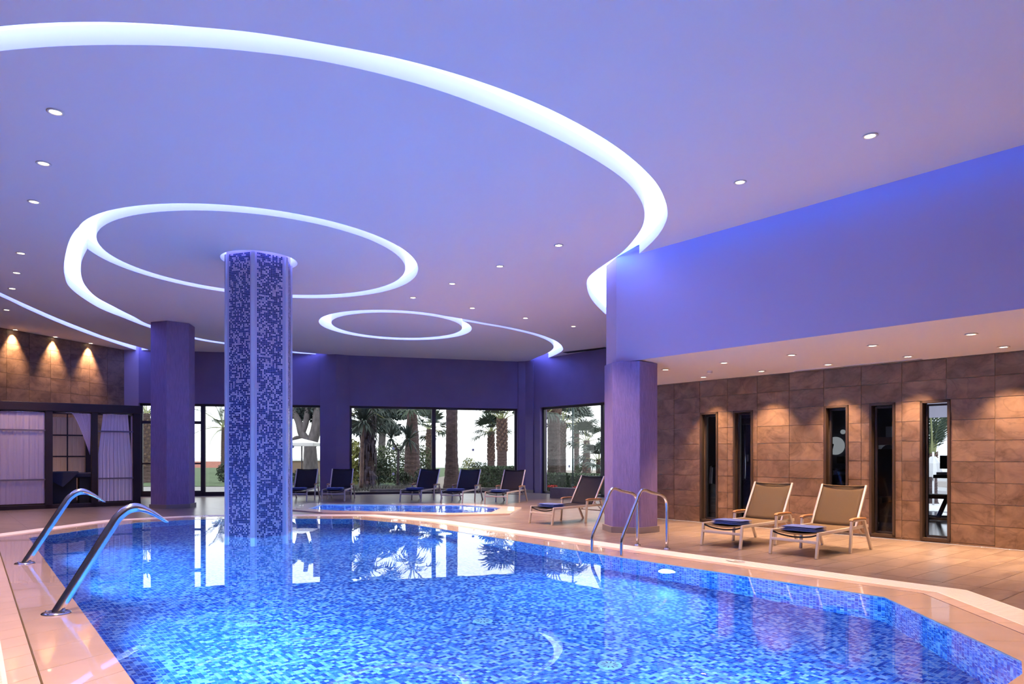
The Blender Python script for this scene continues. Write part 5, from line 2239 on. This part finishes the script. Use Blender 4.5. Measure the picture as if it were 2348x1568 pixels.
palm(945, 31, 0.30, 0.10, 3.75, 'tapering palm with a scaly pinkish trunk behind the forked yucca', 12, 1.4, (0.1, 1.0), FAN, seed=1, trunk_prof=[(0.36, 0), (0.33, 0.3), (0.28, 0.6), (0.20, 0.85), (0.09, 1.0)])
palm(1036, 27, 0.215, 0.20, 5.2, 'thick bare palm trunk just past the window mullion', 12, 1.6, (0, 0), FAN, seed=2, trunk_prof=[(0.34, 0), (0.29, 0.08), (0.24, 0.2), (0.215, 0.4), (0.21, 1.0)])
palm(1126, 40, 0.21, 0.17, 2.62, 'small fan palm with a spreading crown beside the taller palm', 18, 1.25, (0.35, 0.95), FAN, seed=3, up=0.5)
palm(1151, 38, 0.27, 0.24, 3.25, 'fan palm with a shaggy trunk at the edge of the wide window', 16, 1.7, (0.45, 0.98), FAN, seed=4, up=0.9, spread=0.7)
palm(843, 27.5, 0.26, 0.24, 3.1, 'palm wrapped in a shaggy skirt of dry fronds', 18, 1.5, (0, 0), FANG, seed=5, skirt=(0.1, 0.98), up=0.0)
palm(985, 40, 0.2, 0.18, 2.75, 'fan palm with blue-green fronds behind the window mullion', 13, 1.35, (0.3, 0.9), FAN, seed=6)
palm(1270, 27, 0.245, 0.235, 3.15, 'stout palm trunk nearest the edge of the hedge window', 10, 1.5, (0.88, 1.0), FANG, seed=7)
palm(1291, 33, 0.14, 0.13, 2.9, 'slimmer palm close behind the stout trunk', 12, 1.2, (0.55, 0.95), FANG, seed=8)
palm(1322, 36, 0.13, 0.12, 2.9, 'slender palm between the green post and the small palm', 12, 1.3, (0.55, 0.95), FANG, seed=9)
palm(1345, 32, 0.18, 0.12, 1.95, 'young fan palm with a scaly trunk above the hedge', 12, 1.0, (0.15, 0.98), FAN, seed=10, up=0.5)
palm(1372, 30, 0.1, 0.09, 1.1, 'low bushy fan palm beside the window mullion', 12, 0.9, (0, 0), FANG, seed=11)
palm(512, 52, 0.17, 0.12, 3.35, 'lone coconut-like palm standing on the lawn', 12, 1.9, (0, 0), FEA, seed=12, name='palm_tree', up=-0.2)
palm(334, 34, 0.25, 0.2, 3.3, 'palm glimpsed past the cabana end', 10, 1.4, (0.2, 0.9), FAN, seed=13)
tp = gym_pt(2136, 1040, 21.0)
palm(2136, tp.y, 0.14, 0.12, tp.z, 'palm with upright feathery fronds outside the brightest slit window', 11, 1.9, (0.6, 1.0), FEA, seed=14, up=1.0, spread=0.42)


# ---- yucca and dragon trees
def spiky_head(t, p, n, L, mat, seed, w=0.022, name='leaf_rosette'):
    rnd = random.Random(seed)
    b = MB()
    p = Vector(p)
    for k in range(n):
        az = k * 2.39996
        el = rnd.uniform(-0.75, 1.45)
        d = Vector((math.cos(az) * math.cos(el), math.sin(az) * math.cos(el), math.sin(el)))
        sd = d.cross(ZU).normalized() * w
        l_ = L * rnd.uniform(0.75, 1.1)
        m_ = p + d * l_ * 0.5
        q_ = p + d * l_ * 0.8 - ZU * 0.06 * l_
        e_ = p + d * l_ - ZU * 0.20 * l_
        b.add([p + sd * .6, p - sd * .6, m_ - sd, m_ + sd, q_ - sd * .6, q_ + sd * .6, e_], [(0, 1, 2, 3), (3, 2, 4, 5), (5, 4, 6)])
    o = b.build(name, mat, t)
    o['kind'] = 'stuff'


def P_out(px, py, depth, t):
    q = at_depth(px, py, depth)
    return (q.x - t.location.x, q.y - t.location.y, q.z - t.location.z)


t = thing('yucca_tree', (at_depth(913, 1100, 26.3).x, 26.3, GZ), 0, 'forked yucca with two drooping rosettes outside the wide window', 'yucca')
part(t, 'trunk', M['bark'], lambda b: b.tube([P_out(912, 1112, 26.3, t), P_out(912.5, 1070, 26.3, t), P_out(914, 1034, 26.3, t)], [0.055, 0.045, 0.05], 10), True)
part(t, 'branch', M['bark'], lambda b: b.tube(arc_pts([P_out(914, 1036, 26.3, t), P_out(908, 1024, 26.3, t), P_out(898, 1008, 26.3, t)], 4), 0.035, 8), True)
part(t, 'branch', M['bark'], lambda b: b.tube(arc_pts([P_out(914, 1036, 26.3, t), P_out(921, 1026, 26.3, t), P_out(936, 1009, 26.3, t)], 4), 0.04, 8), True)
spiky_head(t, P_out(897, 1005, 26.3, t), 52, 0.70, M['frond2'], 1, 0.03)
spiky_head(t, P_out(937, 1007, 26.3, t), 70, 0.78, M['frond2'], 2, 0.03)
t = thing('yucca_tree', (at_depth(830, 1100, 26.0).x, 26.0, GZ), 0, 'tall yucca with one dense rosette in front of the skirted palm', 'yucca')
part(t, 'trunk', M['boot'], lambda b: b.tube(arc_pts([P_out(828, 1118, 26, t), P_out(830, 1060, 26, t), P_out(831, 1000, 26, t), P_out(833, 968, 26, t)], 4), [0.075] * 5 + [0.06] * 4 + [0.05] * 4, 10), True)
spiky_head(t, P_out(834, 966, 26, t), 150, 0.95, M['frond2'], 3, 0.032)


# ---- leafy masses
def leaf_cloud(b, c, rad, n, size, rnd, m=0, shell=0.55, box=False):
    for _ in range(n):
        if box:
            p = [rnd.uniform(-1, 1) for _ in range(3)]
            ax = rnd.randrange(3)
            p[ax] = math.copysign(rnd.uniform(0.86, 1.03), p[ax])
        else:
            while True:
                p = [rnd.uniform(-1, 1) for _ in range(3)]
                l_ = math.sqrt(sum(q * q for q in p))
                if shell < l_ < 1:
                    break
        q = Vector((c[0] + p[0] * rad[0], c[1] + p[1] * rad[1], c[2] + p[2] * rad[2]))
        u_v = Vector((rnd.uniform(-1, 1), rnd.uniform(-1, 1), rnd.uniform(-1, 1))).normalized()
        v_v = u_v.cross(Vector((rnd.uniform(-1, 1), rnd.uniform(-1, 1), rnd.uniform(-1, 1)))).normalized()
        s = size * rnd.uniform(0.6, 1.3)
        b.face([q - u_v * s, q + v_v * s * .45, q + u_v * s, q - v_v * s * .45], m)


def shrub(px, depth, rx, rz, mat, label, n=900, size=0.06, seed=0, zc=None, name='shrub', cat='shrub', core=True):
    rnd = random.Random(seed)
    t = thing(name, ((px - CX) / F * depth, depth, GZ), 0, label, cat, 'shrubs in the garden')
    b = MB()
    zc = zc if zc is not None else rz
    leaf_cloud(b, (0, 0, zc), (rx, rx * 0.8, rz), n, size, rnd, shell=0.35)
    o = b.build('foliage', mat, t)
    o['kind'] = 'stuff'
    part(t, 'stem', M['bark'], lambda b: b.tube([(0, 0, 0), (0.02, 0, zc)], 0.04, 6), True)
    return t


shrub(895, 34, 1.15, 0.95, M['leafmid'], 'large mixed green shrub behind the forked yucca', 2600, 0.07, 1)
shrub(868, 31, 0.55, 0.62, M['leafdark'], 'dark shrub beside the skirted palm', 1300, 0.06, 2)
shrub(965, 36, 0.70, 0.95, M['leafmid'], 'olive shrub behind the tapering palm trunk', 1500, 0.07, 3)
shrub(975, 29, 0.5, 0.42, M['leafdark'], 'low dark shrub beside the window mullion', 1000, 0.05, 4)
shrub(925, 28.5, 0.42, 0.33, M['leafdark'], 'low shrub at the foot of the tapering palm', 800, 0.05, 5)
shrub(1075, 33, 0.40, 0.62, M['agave'], 'yellow-green shrub past the thick palm trunk', 900, 0.05, 6)
shrub(1100, 31, 0.62, 0.52, M['leafmid'], 'bushy shrub in front of the small fan palm', 1500, 0.05, 7)
shrub(690, 29, 0.45, 0.36, M['leafdark'], 'dark shrub under the white parasol', 800, 0.06, 8)
shrub(515, 34, 0.42, 0.48, M['leafdark'], 'round dark shrub at the lawn edge beside the mosaic column', 1100, 0.05, 9)
shrub(806, 30, 0.5, 1.0, M['agave'], 'banana-like yellow-green plant at the window edge', 500, 0.14, 10)
shrub(1334, 33.5, 0.35, 0.5, M['leafmid'], 'grassy green plant at the foot of the slender palm', 700, 0.06, 12)


def hedge(p0, p1, depth_, hh, label, seed, n=5200):
    rnd = random.Random(seed)
    a, b_ = Vector(p0), Vector(p1)
    L = (b_ - a).length
    t = thing('hedge', ((a.x + b_.x) / 2, (a.y + b_.y) / 2, GZ), math.atan2(b_.y - a.y, b_.x - a.x), label, 'hedge')
    part(t, 'core', M['leafdark'], lambda b: b.box((-L / 2 + .05, -depth_ / 2 + .06, 0), (L / 2 - .05, depth_ / 2 - .06, hh - 0.06)))
    b = MB()
    leaf_cloud(b, (0, 0, hh / 2), (L / 2, depth_ / 2, hh / 2), n, 0.05, rnd, box=True)
    o = b.build('foliage', M['leafhedge'] if 'leafhedge' in M else M.setdefault('leafhedge', plain('hedge_leaf', (0.06, 0.11, 0.05), 0.55, var=0.6, vscale=6)), t)
    o['kind'] = 'stuff'


hp0, hp1 = at_depth(1232, 1100, 27.5), at_depth(1420, 1100, 24.0)
hedge((hp0.x - .3, hp0.y, 0), (hp1.x + 1.0, hp1.y - 0.6, 0), 0.8, 0.66, 'clipped dark hedge running under the palms outside the corner window', 21)
hp0, hp1 = at_depth(1112, 1100, 28.5), at_depth(1200, 1100, 29.5)
hedge((hp0.x, hp0.y, 0), (hp1.x, hp1.y, 0), 0.9, 0.86, 'clipped hedge below the palms at the edge of the wide window', 22, 3200)
# spiky ground cover along the bed
gc = MB()
rnd = random.Random(31)
for k in range(260):
    px = rnd.uniform(796, 985)
    dz = rnd.uniform(25.6, 27.6)
    q = at_depth(px, 1100, dz)
    for j in range(9):
        az, el = rnd.uniform(0, 6.28), rnd.uniform(0.25, 1.4)
        L = rnd.uniform(0.12, 0.34)
        d = Vector((math.cos(az) * math.cos(el), math.sin(az) * math.cos(el), math.sin(el)))
        sd = d.cross(ZU).normalized() * 0.012
        p = Vector((q.x, q.y, GZ))
        gc.face([p + sd, p - sd, p + d * L])
o = gc.build('ground_cover', M['grey_grass'])
tag(o, 'silvery spiky ground cover along the gravel bed', 'ground cover', None, 'stuff')
# red flowers before the hedge
for i, (px, dp) in enumerate(((1266, 25.2), (1326, 24.2), (1352, 23.9))):
    t = thing('flower_clump', ((px - CX) / F * dp, dp, GZ), 0, ('red flower clump beside the stone bench end', 'small red flower clump behind the stone bench', 'red flower clump next to the lone lounger backrest')[i], 'flowers', 'red flowers')
    b = MB()
    leaf_cloud(b, (0, 0, 0.22), (0.20, 0.12, 0.05), 90, 0.03, random.Random(40 + i), shell=0.0)
    o = b.build('petals', M['red'], t)
    o['kind'] = 'stuff'
    b = MB()
    leaf_cloud(b, (0, 0, 0.11), (0.22, 0.14, 0.11), 160, 0.04, random.Random(50 + i), shell=0.2)
    o = b.build('leaves', M['leafmid'], t)
    o['kind'] = 'stuff'
for px, dp, lb in ((1247.5, 25.6, 'slim green post at the edge of the corner window'), (1313.5, 25.2, 'slim green post standing among the palms')):
    t = thing('garden_post', ((px - CX) / F * dp, dp, GZ), 0, lb, 'post', 'slim green posts')
    part(t, 'pole', M['greenpole'], lambda b: b.tube([(0, 0, 0), (0, 0, 4.2)], 0.032, 10), True)
    part(t, 'collar', M['greenpole'], lambda b: b.lathe([(0.06, 0.0), (0.055, 0.25), (0.035, 0.3)], 12), True)

# ---- pine with twisting trunks behind the mosaic column's edge
t = thing('pine_tree', (at_depth(712, 1100, 33).x, 33, GZ), 0, 'old pine with twisting forked trunks beside the mosaic column', 'tree')
pp = lambda x, y, dz=0: P_out(x, y, 33 + dz, t)
part(t, 'trunk', M['bark'], lambda b: b.tube(arc_pts([pp(714, 1115), pp(712, 1060), pp(711, 1015)], 5), [0.40 - 0.012 * i for i in range(11)], 12), True)
part(t, 'branch', M['bark'], lambda b: b.tube(arc_pts([pp(711, 1018), pp(693, 995), pp(684, 965), pp(668, 935)], 5), [0.22 - 0.006 * i for i in range(16)], 10), True)
part(t, 'branch', M['bark'], lambda b: b.tube(arc_pts([pp(692, 994), pp(702, 965), pp(704, 935), pp(700, 900)], 5), [0.16 - 0.004 * i for i in range(16)], 10), True)
part(t, 'branch', M['bark'], lambda b: b.tube(arc_pts([pp(713, 1020), pp(724, 985), pp(728, 940), pp(726, 890)], 5), [0.28 - 0.008 * i for i in range(16)], 10), True)
part(t, 'branch', M['bark'], lambda b: b.tube(arc_pts([pp(700, 1008), pp(680, 1004), pp(668, 1012), pp(655, 1018)], 5), [0.12 - 0.003 * i for i in range(16)], 8), True)
b = MB()
rnd = random.Random(61)
for (x, y, r, n_) in ((673, 945, 0.5, 500), (700, 955, 0.35, 260), (715, 935, 0.6, 700), (738, 945, 0.5, 500), (655, 930, 0.6, 500), (725, 965, 0.25, 150)):
    leaf_cloud(b, pp(x, y, 0.3), (r, r, r * 0.6), n_, 0.11, rnd, shell=0.1)
o = b.build('needles', M['leafblue'], t)
o['kind'] = 'stuff'
t = thing('pine_tree', (at_depth(880, 1100, 44).x, 44, GZ), 0, 'background pine crown above the yuccas in the wide window', 'tree')
pp = lambda x, y, dz=0: P_out(x, y, 44 + dz, t)
part(t, 'trunk', M['bark'], lambda b: b.tube(arc_pts([pp(872, 1095), pp(876, 1010), pp(880, 930)], 5), 0.22, 10), True)
b = MB()
for (x, y, r, n_) in ((850, 940, 1.0, 900), (885, 938, 1.1, 1000), (915, 945, 0.8, 650), (875, 975, 0.9, 600), (905, 985, 0.6, 300), (835, 985, 0.8, 500)):
    leaf_cloud(b, pp(x, y), (r, r, r * 0.65), n_, 0.14, rnd, shell=0.1)
o = b.build('needles', M['leafblue'], t)
o['kind'] = 'stuff'

# ---- white square parasol on the lawn side
dp = 29.0
t = thing('garden_parasol', ((692 - CX) / F * dp, dp, GZ), 0, 'flat white square parasol outside, beside the pine', 'parasol')
zz = at_depth(692, 1016, dp).z - GZ
part(t, 'canopy', M['canvas'], lambda b: b.add([(-0.65, -0.65, zz), (0.65, -0.65, zz), (0.65, 0.65, zz), (-0.65, 0.65, zz), (0, 0, zz + 0.20)], [(0, 1, 4), (1, 2, 4), (2, 3, 4), (3, 0, 4)]))
part(t, 'valance', M['canvas'], lambda b: [b.bar((x0, y0, zz - 0.06), (x1, y1, zz - 0.06), 0.015, 0.13) for (x0, y0, x1, y1) in ((-.65, -.65, .65, -.65), (.65, -.65, .65, .65), (.65, .65, -.65, .65), (-.65, .65, -.65, -.65))])
part(t, 'pole', M['bark'], lambda b: b.tube([(0, 0, 0), (0, 0, zz + 0.18)], 0.03, 10), True)

# ---- terrace outside the gym
tt = gym_pt(2140, 1100, 19.5)
b = MB()
b.face([(p.x, p.y, -0.03) for p in (nt(NG + .2, -9), nt(NG + .2, -2), nt(NG + 8, -2), nt(NG + 8, -9))])
tag(b.build('ground_terrace', M['whitewall']), 'white terrace outside the gym', None, None, 'structure')
q = gym_pt(2130, 1090, 22.0)
t = thing('terrace_railing', (q.x, q.y, -0.03), ANG, 'white terrace railing behind the black bench', 'railing')
for z in (0.35, 0.62):
    part(t, 'rail', M['whitewall'], lambda b, z=z: b.bar((0, -2.0, z), (0, 2.0, z), 0.05, 0.10))
for k in range(9):
    part(t, 'baluster', M['whitewall'], lambda b, k=k: b.bar((0, -2 + k * 0.5, 0), (0, -2 + k * 0.5, 0.95), 0.06, 0.06))
q = gym_pt(2140, 1085, 20.3)
t = thing('closed_parasol', (q.x, q.y, -0.03), ANG, 'furled white parasol below the palm outside the brightest slit', 'parasol')


def furl(b):
    n_ = 20
    zs_ = [0.75, 0.9, 1.1, 1.28]
    for i, (z, r) in enumerate(zip(zs_, (0.34, 0.30, 0.22, 0.05))):
        for k in range(n_):
            a = 2 * math.pi * k / n_
            rr = r * (1 + 0.18 * (k % 2))
            b.v.append((rr * math.cos(a), rr * math.sin(a), z))
    for i in range(3):
        for k in range(n_):
            k2 = (k + 1) % n_
            b.f.append((i * n_ + k, i * n_ + k2, (i + 1) * n_ + k2, (i + 1) * n_ + k))
            b.m.append(0)


part(t, 'furled_canopy', M['canvas'], furl)
part(t, 'pole', M['steel'], lambda b: b.tube([(0, 0, 0), (0, 0, 1.4)], 0.025, 10), True)
